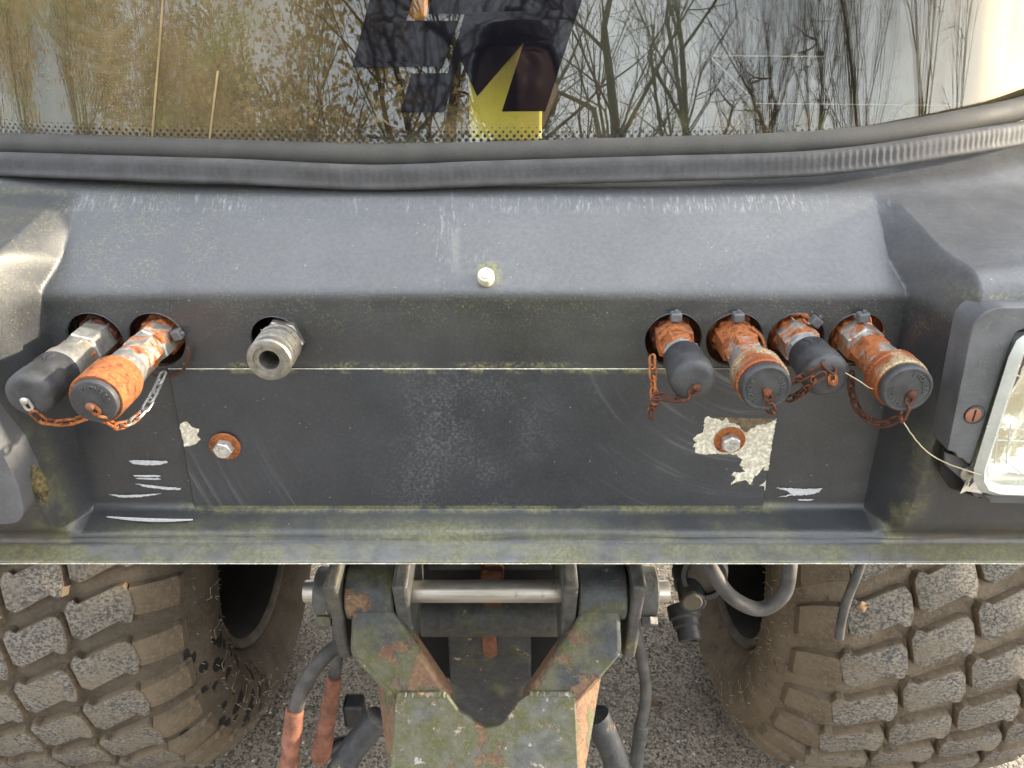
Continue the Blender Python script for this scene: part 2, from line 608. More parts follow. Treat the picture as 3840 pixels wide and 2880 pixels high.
def hitch_paint(name, rust_lo, moss_lo, base=(0.036, 0.040, 0.043), loc=(0, 0, 0), low=False, fl=0.645):
    m = Mat(name)
    co = m.mapped(loc=loc)
    n = m.noise(15, 6, 0.62, co)
    n2 = m.noise(13, 6, 0.65, m.mapped(loc=(4.1 + loc[0], 2.2, 7.7)))
    f = m.noise(240, 4, 0.65, co)
    g = m.noise(70, 5, 0.7, co)
    c = m.mix(m.rng(g, 0.3, 0.7), base, tuple(q * 1.9 for q in base))
    # mud and algae film
    hz_ = m.rng(m.op('SUBTRACT', m.xyz()[2], CZ), -0.62, -0.74, -0.08, 0.15) if low else 0.0
    moss = m.rng(m.add(n2, hz_), moss_lo, moss_lo + 0.14)
    mc = m.mix(m.rng(g, 0.35, 0.65), (0.105, 0.110, 0.036), (0.145, 0.138, 0.105))
    mc = m.mix(m.rng(f, 0.5, 0.7, 0, .7), mc, (0.22, 0.21, 0.085))
    c = m.mix(m.mul(moss, 0.85), c, mc)
    rm = m.rng(m.add(m.add(n, m.mul(hz_, 0.5) if low else 0.0), m.mul(m.op('SUBTRACT', g, 0.5), 0.22)), rust_lo, rust_lo + 0.08)
    rc = m.mix(m.rng(f, 0.35, 0.65), (0.165, 0.095, 0.060), (0.24, 0.155, 0.085))
    rc = m.mix(m.rng(g, 0.50, 0.62), rc, (0.16, 0.085, 0.06))
    c = m.mix(rm, c, rc)
    flake = m.mul(m.rng(m.noise(44, 6, 0.72, co), fl, fl + 0.02), 0.9)
    c = m.mix(flake, c, m.mix(m.rng(g, .4, .6), (0.36, 0.20, 0.12), (0.46, 0.44, 0.40)))
    h = m.add(m.mul(rm, -0.8), m.add(m.mul(f, 0.35), m.mul(g, 0.6)))
    return m.out(c, m.add(0.45, m.mul(m.mx(rm, moss), 0.35)), 0.0, m.bump(h, 0.9, 0.0026))
MT['hitch'] = hitch_paint('chipped_dark_paint', 0.53, 0.42, low=True)
MT['hitch_plate'] = hitch_paint('chipped_olive_paint', 0.585, 0.40, (0.085, 0.088, 0.080), (1.3, 0, 0), fl=0.60)
MT['chassis'] = hitch_paint('dusty_dark_chassis', 0.64, 0.52, (0.030, 0.033, 0.037), (2.6, 0, 0))
MT['ear'] = hitch_paint('dusty_grey_steel', 0.66, 0.50, (0.055, 0.055, 0.053), (5.2, 0, 0))
MT['copper'] = simple('brown_red_fitting', (0.235, 0.100, 0.062), 0.75, 0.0, .35, 55, 0.5)

def tyre_material(name, side):
    m = Mat(name)
    n = m.noise(16, 6, 0.65)
    f = m.noise(190, 5, 0.7)
    c = m.mix(m.rng(n, 0.3, 0.7), *(((0.062, 0.050, 0.037), (0.115, 0.092, 0.066)) if side else ((0.105, 0.080, 0.054), (0.180, 0.140, 0.096))))
    c = m.mix(m.rng(f, 0.45, 0.7, 0, .6), c, (0.15, 0.125, 0.09) if side else (0.24, 0.195, 0.14))
    c = m.mix(m.rng(m.noise(55, 4, .7), 0.56, 0.70, 0, .7), c, (0.05, 0.042, 0.033))
    if side:      # wet black splashes on the inner side wall
        x, y, z = m.xyz()
        co = m.mapped((1, 1, 0.72), (0.3, 0.1, 0))
        v = m.voro(38, co)
        big = m.mul(m.rng(v, 0.40, 0.35), m.rng(m.noise(18, 3), 0.42, 0.46))
        zone = m.mul(m.band(x, 0.150, 0.175, 0.24, 0.3), m.rng(y, -0.12, -0.18), m.band(z, -0.30, -0.24, 0.03, 0.09))
        c = m.mix(m.mul(big, zone, 0.95), c, (0.012, 0.012, 0.013))
    ro = m.rng(f, 0.3, 0.7, 0.7, 0.95)
    return m.out(c, ro, 0.0, m.bump(m.add(f, n), 0.5, 0.002), 0.25)
MT['tyre_a'] = tyre_material('dusty_tyre_splashed', True)
MT['tyre_b'] = tyre_material('dusty_tyre', False)

def lug_top():
    m = Mat('worn_tread_rubber')
    ci = m.inst()
    st = m.noise(1, 5, 0.75, m.mapped((210, 300, 300), src=ci))
    n = m.noise(22, 3, 0.6, ci)
    c = m.mix(m.rng(st, 0.40, 0.60), (0.062, 0.059, 0.056), (0.235, 0.210, 0.172))
    c = m.mix(m.rng(n, 0.44, 0.68, 0, .65), c, (0.185, 0.155, 0.115))
    return m.out(c, 0.85, 0.0, m.bump(st, 0.6, 0.0015), 0.25)
MT['lug_top'] = lug_top()
MT['rim_in'] = simple('rim_shade_black', (0.014, 0.012, 0.010), 0.8, 0, .4, 20, 0.4)  # near-black colour stands in for the shade inside the rim
MT['rim'] = simple('dusty_dark_rim', (0.085, 0.070, 0.052), 0.75, 0, .4, 20, 0.4)
MT['whisker'] = simple('rubber_whisker', (0.30, 0.26, 0.19), 0.8)

def concrete():
    m = Mat('gravelly_concrete')
    v = m.voro(240, out='Color')
    vd = m.voro(240)
    v2 = m.voro(105, out='Color')
    vd2 = m.voro(105)
    hs = m.n('ShaderNodeSeparateColor')
    m.link(v, hs.inputs[0])
    hs2 = m.n('ShaderNodeSeparateColor')
    m.link(v2, hs2.inputs[0])
    n = m.noise(5, 6, 0.7)
    c = m.mix(m.rng(hs.outputs[0], 0.0, 1.0), (0.13, 0.112, 0.088), (0.39, 0.34, 0.27))
    c = m.mix(m.rng(hs.outputs[1], 0.86, 0.9), c, (0.055, 0.05, 0.045))
    stone = m.mul(m.rng(vd2, 0.38, 0.28), m.rng(hs2.outputs[0], 0.66, 0.68))
    sc_ = m.mix(m.rng(hs2.outputs[1], 0.2, 0.8), (0.17, 0.13, 0.095), (0.42, 0.39, 0.34))
    c = m.mix(stone, c, sc_)
    c = m.mix(m.rng(n, 0.35, 0.65, 0, .45), c, (0.20, 0.165, 0.12))
    h = m.add(m.mul(m.rng(vd, 0.6, 0.0), 0.5), stone)
    return m.out(c, 0.9, 0.0, m.bump(h, 0.8, 0.004), 0.3)
MT['ground'] = concrete()

def glass():
    m = Mat('dusty_window_glass')
    nt = m.nt
    tr = m.n('ShaderNodeBsdfTransparent')
    tr.inputs[0].default_value = (0.90, 0.92, 0.88, 1)
    gl = m.n('ShaderNodeBsdfGlossy')
    gl.inputs['Roughness'].default_value = 0.0
    lw = m.n('ShaderNodeLayerWeight')
    lw.inputs[0].default_value = 0.5
    frs = m.add(0.074, m.mul(m.op('POWER', lw.outputs['Facing'], 5.0), 0.9))
    wv = m.noise(4.5, 2, 0.5, m.mapped((1.0, 1.0, 0.35)))
    nb = m.bump(wv, 0.012, 0.05)
    m.link(nb, gl.inputs['Normal'])
    m1 = m.n('ShaderNodeMixShader')
    m.link(frs, m1.inputs[0])
    m.link(tr.outputs[0], m1.inputs[1])
    m.link(gl.outputs[0], m1.inputs[2])
    # dust, water spots and green film; tan veil at the ends paints haze
    x, y, z = m.xyz()
    zz = m.op('SUBTRACT', z, CZ)
    d = m.n('ShaderNodeBsdfDiffuse')
    cl = m.mix(m.rng(m.noise(26, 5, .7), 0.45, 0.65), (0.50, 0.385, 0.205), (0.44, 0.40, 0.19))
    m.link(cl, d.inputs[0])
    film = m.mul(m.rng(m.noise(7, 5, 0.65), 0.25, 0.75, .35, 1), m.mx(m.rng(x, -0.06, -0.24, 0, .44), m.rng(x, 0.28, 0.45, 0, .12), m.mul(m.rng(zz, -0.06, -0.125, 0, .28), m.rng(m.noise(40, 4), .35, .65))))
    fine = m.mul(m.rng(m.noise(700, 2, 0.6), 0.60, 0.72), 0.22)
    v = m.voro(330)
    spots = m.mul(m.rng(v, 0.14, 0.08), m.rng(m.noise(160, 1), 0.55, 0.62), 0.65)
    drip = m.mul(m.rng(m.noise(1, 3, .6, m.mapped((150, 1, 4))), 0.66, 0.76), m.rng(x, -0.02, -0.2), 0.22)
    a = m.mx(film, fine, spots, drip, 0.015)
    tl = m.n('ShaderNodeBsdfTranslucent')
    m.link(cl, tl.inputs[0])
    md = m.n('ShaderNodeMixShader')
    md.inputs[0].default_value = 0.5
    m.link(d.outputs[0], md.inputs[1])
    m.link(tl.outputs[0], md.inputs[2])
    m2 = m.n('ShaderNodeMixShader')
    m.link(a, m2.inputs[0])
    m.link(m1.outputs[0], m2.inputs[1])
    m.link(md.outputs[0], m2.inputs[2])
    m.link(m2.outputs[0], m.outn.inputs['Surface'])
    return m.mat
MT['glass'] = glass()
MT['glass_side'] = MT['glass']

def lens_glass():
    m = Mat('clear_lamp_glass')
    tr = m.n('ShaderNodeBsdfTransparent')
    tr.inputs[0].default_value = (0.97, 0.97, 0.93, 1)
    gl = m.n('ShaderNodeBsdfGlossy')
    gl.inputs['Roughness'].default_value = 0.03
    lw = m.n('ShaderNodeLayerWeight')
    lw.inputs[0].default_value = 0.5
    frs = m.add(0.05, m.mul(m.op('POWER', lw.outputs['Facing'], 5.0), 0.9))
    m.link(m.bump(m.noise(45, 2), 0.25, 0.004), gl.inputs['Normal'])
    m1 = m.n('ShaderNodeMixShader')
    m.link(frs, m1.inputs[0])
    m.link(tr.outputs[0], m1.inputs[1])
    m.link(gl.outputs[0], m1.inputs[2])
    m.link(m1.outputs[0], m.outn.inputs['Surface'])
    return m.mat
MT['lens'] = lens_glass()
MT['rimglass'] = simple('milky_glass_edge', (0.52, 0.54, 0.50), 0.18, 0.0, .12, 60, 0.1)
m_ = Mat('lamp_reflector')
MT['reflector'] = m_.out(m_.mix(m_.rng(m_.noise(30, 3), .4, .6), (0.88, 0.88, 0.84), (0.78, 0.76, 0.68)), 0.20, 0.85, m_.bump(m_.noise(60, 3), 0.5, 0.004))
MT['bark'] = simple('grey_brown_bark', (0.060, 0.050, 0.042), 0.9, 0, .35, 20, 0.3)
MT['twig'] = simple('red_brown_twigs', (0.080, 0.050, 0.036), 0.9, 0, .3, 20, 0.2)
MT['gold'] = simple('golden_brown_leaves', (0.50, 0.38, 0.20), 0.8, 0, .4, 3, 0.0)
MT['skin'] = simple('skin', (0.20, 0.095, 0.064), 0.5, 0, .08, 30, 0.1)
MT['hair'] = simple('dark_brown_hair', (0.035, 0.022, 0.014), 0.5, 0, .4, 120, 0.6)
MT['jacket'] = simple('dark_jacket', (0.020, 0.021, 0.026), 0.8)
MT['hivis'] = simple('yellow_work_vest', (0.55, 0.58, 0.05), 0.7, 0, .1)
MT['trousers'] = simple('dark_trousers', (0.025, 0.028, 0.04), 0.85)
MT['boot'] = simple('black_boots', (0.015, 0.014, 0.013), 0.6)
MT['eye'] = simple('eye', (0.05, 0.035, 0.03), 0.2, 0, .1)
MT['under'] = simple('brown_primer_edge', (0.16, 0.12, 0.075), 0.85, 0, .4, 200, .5)
MT['moss'] = simple('yellow_green_moss', (0.13, 0.105, 0.045), 0.95, 0, .45, 260, 0.9)
# ------------------------------------------------------------------ setting
g = MB().add([(-150, -150, 0), (150, -150, 0), (150, 150, 0), (-150, 150, 0)], [(0, 1, 2, 3)]).build('ground', MT['ground'], angle=0)
tag(g, 'grey-brown gravelly concrete yard under the machine', 'ground', kind='structure')

# ------------------------------------------------------------------ the machine
TR = empty('tractor', (0, 1.13, 0))
tag(TR, 'dark grey compact tractor seen from behind with curved rear window and turf tyres', 'tractor')

# ---- rear body panel: a moulded shell lofted across the machine
def PLAN(x):
    """plan curve of the rear window: nearly flat, curling back at the ends"""
    a = abs(x)
    if a > 0.5:
        return 0.005 + 0.075 + 0.62 * (a - 0.5)
    return 0.02 * x * x + 1.20 * x ** 4

def fillet(pts, rads, nseg, narc=5):
    """rounded polyline, the same number of samples whatever the shape"""
    out = []
    P = [Vector(p) for p in pts]
    prev = P[0]
    for i in range(1, len(P)):
        last = i == len(P) - 1
        if last:
            end = P[i]
        else:
            a = (P[i - 1] - P[i]).normalized()
            b = (P[i + 1] - P[i]).normalized()
            t = min(rads[i], (P[i - 1] - P[i]).length * .48, (P[i + 1] - P[i]).length * .48)
            end = P[i] + a * t
            nxt = P[i] + b * t
        k = nseg[i - 1]
        for j in range(k):
            out.append(prev.lerp(end, j / k))
        if last:
            out.append(end)
        else:
            for j in range(narc):
                q = j / narc
                out.append((end * (1 - q) ** 2 + P[i] * 2 * q * (1 - q) + nxt * q * q))
            prev = nxt
    return out

NSEG = [8, 40, 96, 10, 6, 8, 2, 8]
def profiles(ax):
    dy = PLAN(ax)
    top = (0.715 + dy, -0.118)
    cre = (0.645 + dy * .75, -0.153)
    rec = [top, cre, (0.580, -0.2145), (0.5665, -0.4125), (0.5405, -0.4210), (0.537, -0.429), (0.5175, -0.4345), (0.5175, -0.4370), (0.62, -0.4370)]
    hy = max(0.0, ax - 0.35)
    hou = [top, (0.640 + dy * .75, -0.1555), (0.512, -0.184 + hy * .10), (0.528, -0.4060), (0.5390, -0.4210), (0.537, -0.429), (0.5175, -0.4345), (0.5175, -0.4370), (0.62, -0.4370)]
    rr = [0, .012, .006, .005, .004, .0035, .0012, .0008, 0]
    rh = [0, .012, .022, .012, .004, .0035, .0012, .0008, 0]
    return fillet(rec, rr, NSEG), fillet(hou, rh, NSEG)

xs = []
x = -0.62
while x < 0.62:
    xs.append(x)
    a = abs(x)
    x += 0.0009 if 0.330 < a < 0.372 else (0.0018 if 0.12 < a < 0.35 else 0.003)
xs.append(0.62)
NROW = len(profiles(0)[0])
idx_shelf = NSEG[0] + 5 + NSEG[1]
V = np.zeros((len(xs), NROW, 3))
for i, x in enumerate(xs):
    a = abs(x)
    rec, hou = profiles(a)
    for j in range(NROW):
        xb = 0.338 + 0.008 * ss(idx_shelf - 14, idx_shelf + 4, j)
        wv = 1 - (1 - min(1.0, max(0.0, (a - xb) / 0.018))) ** 1.3
        p = rec[j].lerp(hou[j], wv)
        # small moulding waves and the joint line on the shelf
        nz = noise.noise(Vector((x * 9, j * 0.05, 1.7))) * 0.0009 + noise.noise(Vector((x * 28, j * 0.14, 5.1))) * 0.00035
        if NSEG[0] + 8 < j < idx_shelf:
            nz += 0.0019 * (1 - ss(-0.0175, -0.0155, x)) * ss(-0.2, -0.02, x) * ss(NSEG[0] + 8, NSEG[0] + 22, j) * (1 - ss(idx_shelf - 16, idx_shelf - 2, j))
        V[i, j] = (x, p[0] - nz, CZ + p[1])
HOLES = [(-.311, .0231), (-.2605, .0231), (-.1635, .0200), (.162, .0231), (.2118, .0231), (.262, .0231), (.312, .0231)]
HZ = CZ - 0.2535
nx = len(xs)
vid = lambda i, j: i * NROW + j
faces = []
dele = set()
XA = np.array(xs)
for i in range(nx - 1):
    for j in range(NROW - 1):
        c = (V[i, j] + V[i + 1, j] + V[i, j + 1] + V[i + 1, j + 1]) / 4
        cut = False
        if abs(c[2] - HZ) < 0.03 and j > idx_shelf - 3:
            for (hx, hr) in HOLES:
                if (c[0] - hx) ** 2 + (c[2] - HZ) ** 2 < hr * hr:
                    cut = True
                    break
        if 0.386 < c[0] < 0.575 and CZ - 0.352 < c[2] < CZ - 0.222 and j > idx_shelf - 3 and c[1] < .56:
            continue              # opening behind the lamp glass
        if cut:
            dele.add((i, j))
        else:
            faces.append((vid(i, j), vid(i, j + 1), vid(i + 1, j + 1), vid(i + 1, j)))
for (i, j) in dele:      # pull the rim vertices onto the circle
    for (a, b) in ((i, j), (i + 1, j), (i, j + 1), (i + 1, j + 1)):
        nb = [(a - 1, b - 1), (a - 1, b), (a, b - 1), (a, b)]
        if all(q in dele for q in nb):
            continue
        p = V[a, b]
        h = min(HOLES, key=lambda q: abs(p[0] - q[0]))
        dx, dz = p[0] - h[0], p[2] - HZ
        L = math.hypot(dx, dz)
        if L > 0:
            V[a, b, 0] = h[0] + dx / L * h[1]
            V[a, b, 2] = HZ + dz / L * h[1]
mb = MB()
mb.v = [tuple(p) for p in V.reshape(-1, 3)]
mb.f = faces
mb.m = [0] * len(faces)
FACEY = lambda z: 0.580 - 0.0135 / 0.198 * ((CZ - 0.2145) - z)
PANEL = mb.build('rear_panel', MT['panel'], TR, angle=60)
for (hx, hr) in HOLES:
    yb = FACEY(HZ)
    MB().lathe([(0, hr + .0002), (0.004, hr + .0002), (0.004, hr + .003)], (hx, yb - 0.0003, HZ), (0, 1, 0), 40, cap0=False, cap1=False).build('hole_edge', MT['bezel'], PANEL)
# cavity behind the holes
bp = MB().box((-0.285, 0.612, HZ), (0.118, 0.006, 0.075))
bp.build('bulkhead_plate', MT['rust_dark'], TR, bevel=.001)
MB().box((0.237, 0.612, HZ), (0.225, 0.006, 0.075)).build('bulkhead_plate', MT['rust_dark'], TR, bevel=.001)
MB().box((-0.1635, 0.622, HZ), (0.07, 0.006, 0.075)).build('bulkhead_plate', MT['inner_dark'], TR, bevel=.001)

# ---- cover plate with bolts, bare patches and scrapes
PY = lambda z: FACEY(z) - 0.0030
z0, z1 = CZ - 0.2785, CZ - 0.4115
XP = 0.2545
pl = MB().prism([(-XP, PY(z0), z0), (XP, PY(z0), z0), (XP, PY(z1), z1), (-XP, PY(z1), z1)], (0, 0.0022, 0))
PLATE = pl.build('cover_plate', MT['plate'], TR, bevel=0.0006)
MB().prism([(-XP - .0004, PY(z0) + .0006, z0 + .0004), (XP, PY(z0) + .0006, z0 + .0004), (XP, PY(z0) + .0006, z0 + .0001), (-XP - .0004, PY(z0) + .0006, z0 + .0001)], (0, .0014, 0)).build('bare_edge', MT['bare'], PLATE, angle=0)
PLN = Vector((0, -1, -0.068)).normalized()

def on_plane(px, py, yfun, lift):
    """where that spot lies on the sloping face, raised by lift"""
    u, ry, rz = ray(px, py)
    z = HZ
    for _ in range(12):
        Y = yfun(z) - lift
        z = CZ + rz * Y / ry
    return Vector((CX + u * Y / ry, Y, z))

def chip(name, mat, poly, yfun, lift, parent, step=9, amp=6, seed=0, thick=0.0003):
    ro = rough_outline(poly, step, amp, seed, 0.11)
    pts = [on_plane(a, b, yfun, lift) for a, b in ro]
    if name == 'bare_patch':
        ctr = Vector((sum(p[0] for p in ro) / len(ro), sum(p[1] for p in ro) / len(ro)))
        r2 = rough_outline([tuple(ctr + (Vector(p) - ctr) * 1.015) for p in poly], step, amp * 1.5, seed + 50, 0.11)
        MB().prism([on_plane(a, b, yfun, lift * .5) for a, b in r2], (0, thick * .3, 0)).build('primer_edge', MT['under'], parent, angle=0)
    return MB().prism(pts, (0, thick, 0)).build(name, mat, parent, angle=0)

def Z6(pts):
    return [(2580 + a * .1809, 1540 + b * .1809) for a, b in pts]
chip('bare_patch', MT['bare'], Z6([(350, 150), (430, 130), (540, 165), (660, 170), (700, 215), (810, 150), (835, 200), (830, 260), (1040, 295), (1170, 430), (1230, 450),
     (1300, 370), (1480, 300), (1690, 265), (1830, 165), (1660, 1240), (1585, 1245), (1600, 1140), (1550, 1180), (1500, 1250), (1430, 1345), (1370, 1330), (1360, 1420),
     (1320, 1530), (1260, 1520), (1210, 1440), (1120, 1450), (1040, 1480), (960, 1500), (905, 1525), (900, 1490), (990, 1430), (970, 1370), (895, 1335), (940, 1270), (1010, 1280),
     (1080, 1300), (1200, 1260), (1120, 1215), (1160, 1170), (1070, 1140), (1140, 1020), (1040, 970), (1030, 915), (600, 890), (380, 905), (160, 880), (140, 830), (170, 770), (95, 745), (180, 670),
     (100, 590), (200, 500), (310, 455), (330, 330)]), PY, .0004, PLATE, 3, 4.5, 1)
chip('bare_patch', MT['bare'], Z6([(1620, 1440), (1600, 1640), (1585, 1650), (1590, 1560), (1480, 1560), (1560, 1510)]), PY, .0004, PLATE, 5, 1.5, 2)
def Z4(pts):
    return [(a * .5425, 1100 + b * .5425) for a, b in pts]
chip('bare_patch', MT['bare'], Z4([(1243, 905), (1290, 885), (1320, 920), (1350, 935), (1378, 940), (1360, 980), (1384, 1010), (1345, 1045), (1275, 1062), (1258, 985)]), PY, .0004, PLATE, 3, 3.5, 3)

def bolt(px, py, rot, text):
    c = on_plane(px, py, PY, 0.0)
    d = PLN
    w_ = MB().lathe([(0, .0134), (.0016, .0134), (.0020, .0130), (.0020, .0072)], c, d, 40, cap1=False)
    w_.build('washer', MT['rust'], PLATE)
    h = MB().lathe([(.0008, .0084), (.0078, .0084)], c, d, 6, ph=rot, cap1=False)
    h.lathe([(.0078, .0084), (.0088, .0070)], c, d, 6, ph=rot, cap0=False, cap1=False)
    h.lathe([(.0084, .0069), (.0090, .0066)], c, d, 24, ph=rot, cap0=False)
    b = h.build('bolt', MT['bright_zinc'], PLATE, angle=25)
    return c + d * .0090

# raised or printed letters, each one laid out where it stands
_font_cache = {}
def glyph(ch):
    if ch not in _font_cache:
        cu = bpy.data.curves.new('glyph', 'FONT')
        cu.body = ch
        cu.align_x = 'CENTER'
        cu.size = 1.0
        cu.extrude = 0.05
        cu.resolution_u = 3
        o = bpy.data.objects.new('glyph', cu)
        col.objects.link(o)
        dg = bpy.context.evaluated_depsgraph_get()
        me = bpy.data.meshes.new_from_object(o.evaluated_get(dg))
        _font_cache[ch] = ([v.co.copy() for v in me.vertices], [tuple(p.vertices) for p in me.polygons])
        bpy.data.objects.remove(o)
        bpy.data.meshes.remove(me)
    return _font_cache[ch]

def arc_text(text, centre, nrm, up, rad, size, a0, a1, mat, parent, depth=0.0005, name='lettering'):
    """text along an arc, angles in degrees clockwise from up as one looks at the face"""
    nrm = nrm.normalized()
    up = (up - nrm * up.dot(nrm)).normalized()
    right = up.cross(nrm)
    mb = MB()
    for i, ch in enumerate(text):
        if ch == ' ':
            continue
        q = R(a0 + (a1 - a0) * (i / max(1, len(text) - 1)))
        rd = up * math.cos(q) + right * math.sin(q)
        tg = right * math.cos(q) - up * math.sin(q)
        vs, fs = glyph(ch)
        mb.add([centre + rd * (rad + v.y * size) + tg * (v.x * size) + nrm * (v.z / .05 * depth * .5 + depth * .25) for v in vs], fs)
    return mb.build(name, mat, parent, angle=0)

MT['stamp'] = simple('stamped_marks', (0.22, 0.21, 0.19), 0.6, 0.4)
c1 = bolt(845, 1672, 0.35, 'SFC')
arc_text('SFC', c1, PLN, Vector((-0.5, 0, 1)), .0026, .0036, -45, 45, MT['stamp'], PLATE, .0002)
c2 = bolt(2735, 1650, 0.05, 'FB')
arc_text('FB', c2, PLN, Vector((0, 0, 1)), .0018, .0034, -32, 32, MT['stamp'], PLATE, .0002)
arc_text('SFC', c2, PLN, Vector((0, 0, -1)), .0016, .0036, -50, 50, MT['stamp'], PLATE, .0002)

# scrapes on the recess wall
FY = lambda z: FACEY(z)
for k, q in enumerate([
        [(890, 1158), (940, 1153), (1150, 1160), (1158, 1172), (1110, 1186), (1000, 1188), (920, 1178)],
        [(920, 1258), (1080, 1256), (1110, 1264), (1095, 1272), (1000, 1270), (930, 1266)],
        [(935, 1276), (1090, 1278), (1112, 1285), (1070, 1291), (960, 1284)],
        [(935, 1318), (1040, 1326), (1150, 1340), (1252, 1348), (1245, 1360), (1150, 1357), (1010, 1340)],
        [(750, 1390), (850, 1396), (1000, 1392), (1115, 1383), (1060, 1397), (950, 1410), (830, 1411)],
        [(487, 1205), (510, 1190), (530, 1198), (522, 1218), (500, 1226)],
        [(450, 1422), (500, 1395), (545, 1370), (553, 1385), (530, 1405), (480, 1418)]]):
    chip('paint_scrape', MT['scrape'], Z4(q), FY, .0011, PANEL, 3, 2.0, 20 + k)
def Z5(pts):
    return [(2300 + a * .6962, 1100 + b * .6962) for a, b in pts]
for k, q in enumerate([
        [(878, 1048), (960, 1050), (1040, 1055), (1125, 1050), (1110, 1070), (1060, 1085), (950, 1090), (890, 1100), (960, 1080), (930, 1062)],
        [(990, 1110), (1040, 1107), (1083, 1111), (1050, 1118), (1005, 1117)]]):
    chip('paint_scrape', MT['scrape'], Z5(q), FY, .0011, PANEL, 3, 2.2, 40 + k)
# scrape along the ledge at the lower left
lp = [(x_, 0.5555 - 0.004 * math.sin((x_ + .33) * 20), CZ - 0.4153) for x_ in np.linspace(-.33, -.252, 14)]
up_ = [(p[0], p[1] - 0.0038 * math.sin(math.pi * (i + .4) / 14.2), p[2] - .0005) for i, p in enumerate(lp)]
MB().prism(lp + up_[::-1], (0, 0, .0004)).build('paint_scrape', MT['scrape'], PANEL, angle=0)

# ---- the small white capped screw on the shelf
sn = Vector((0, -0.69, 0.725)).normalized()
kc = at_plane(1823, 1050, Vector((0, 0.580, CZ - 0.2145)) + Vector((0, .0, .0)), sn)
kn = MB().lathe([(-.002, .0058), (.001, .0064), (.0018, .0066), (.0085, .0066), (.0098, .0060), (.0100, .0044)], kc, sn, 32, cap1=False)
kn.lathe([(.0096, .0044), (.0096, .0041), (.0108, .0040), (.0112, .0030), (.0114, .0)], kc, sn, 32, cap0=False, cap1=False)
kn.build('screw_cap', MT['whitecap'], TR, angle=40)

# ---- window: glass, seal, ribbed trim
def win_y(x):
    return 0.690 + PLAN(x)

def win_curve(pts, y0):
    out = []
    for (px, py) in pts:
        u, ry, rz = ray(px, py)
        x = 0.0
        for _ in range(60):
            Y = y0 + PLAN(x)
            x += (CX + u * Y / ry - x) * 0.4
        out.append(Vector((x, Y, CZ + rz * Y / ry)))
    return out
WIN = empty('rear_window', (0, 0.70, CZ - 0.12), TR)
bulb = win_curve([(-350, 535), (0, 541), (450, 556), (900, 570), (1389, 585), (1823, 578), (2430, 560), (2900, 545), (3200, 522), (3472, 480), (3660, 442), (3840, 400), (4100, 310)], 0.682)
bulb = smooth_path(bulb, 10)
mbs = MB()
sec = []
for k in range(16):
    q = 2 * math.pi * k / 16
    sec.append((math.cos(q), math.sin(q)))
def sweep(path, secf, name, mat, parent, closed=True, angle=50):
    vs, fs = [], []
    n = None
    for i, p in enumerate(path):
        t = (path[min(i + 1, len(path) - 1)] - path[max(i - 1, 0)]).normalized()
        up = Vector((0, 0, 1)) - t * t.z
        up.normalize()
        outv = t.cross(up)            # towards the viewer for paths that run left to right
        s_ = secf(i, p)
        n = len(s_)
        for (a, b) in s_:
            vs.append(p + outv * a + up * b)
    for i in range(len(path) - 1):
        for k in range(n if closed else n - 1):
            k2 = (k + 1) % n
            fs.append((i * n + k, i * n + k2, (i + 1) * n + k2, (i + 1) * n + k))
    return MB().add(vs, fs).build(name, mat, parent, angle=angle)
br = 0.0108
def bulbsec(i, p):
    wob = 1 + 0.03 * noise.noise(p * 30)
    return [(a * br * .95 * wob + .002, b * br * wob) for a, b in sec]
sweep(bulb, bulbsec, 'rubber_seal', MT['seal'], WIN)
trim = win_curve([(-350, 608), (0, 614), (450, 629), (900, 643), (1389, 664), (1823, 650), (2430, 632), (2951, 617), (3250, 590), (3472, 556), (3660, 526), (3840, 495), (4100, 430)], 0.6545)
trim = smooth_path(trim, 60)
rng_ = random.Random(3)
def trimsec(i, p):
    rib = 0.0008 * math.sin(p.x * 2 * math.pi / 0.0061 + 2.5 * noise.noise(Vector((p.x * 25, 0, 0))))
    rib *= (0.35 + 0.7 * max(0, noise.noise(Vector((p.x * 14, 3, 0))) + .45)) * .5
    d = 0.0014 * max(0, noise.noise(Vector((p.x * 60, 7, 1))) - .25)
    return [(-.004, .0095), (.0022, .0096), (.0044 + rib * .4, .0072), (.0056 + rib - d, .003), (.0060 + rib - d, -.002), (.0068 + rib * .6, -.0048), (.0078, -.0062), (.0078, -.0088), (.006, -.0098), (-.004, -.0098)]
sweep(trim, trimsec, 'ribbed_trim', MT['trim'], WIN, angle=70)

# glass: a curved slab leaning away
TILT = math.tan(R(13.0))
gx = np.linspace(-0.60, 0.60, 97)
zb = CZ - 0.165
zt = CZ + 0.42
vs, fs = [], []
gz = np.linspace(zb, zt, 30)
def glass_pt(x, z, off=0.0):
    y = win_y(x) + (z - (CZ - 0.125)) * TILT
    n = Vector((-(0.04 * x + 4.8 * x ** 3 if abs(x) < .5 else math.copysign(.62, x)), 1, -TILT)).normalized()
    return Vector((x, y, z)) + n * off
for off in (0.0, 0.005):
    for x_ in gx:
        for z_ in gz:
            vs.append(glass_pt(x_, z_, off))
nxg, nzg = len(gx), len(gz)
o2 = nxg * nzg
for i in range(nxg - 1):
    for j in range(nzg - 1):
        a, b, c, d = i * nzg + j, (i + 1) * nzg + j, (i + 1) * nzg + j + 1, i * nzg + j + 1
        fs.append((a, b, c, d))
        fs.append((o2 + a, o2 + d, o2 + c, o2 + b))
MB().add(vs, fs).build('window_glass', MT['glass'], WIN, angle=60)

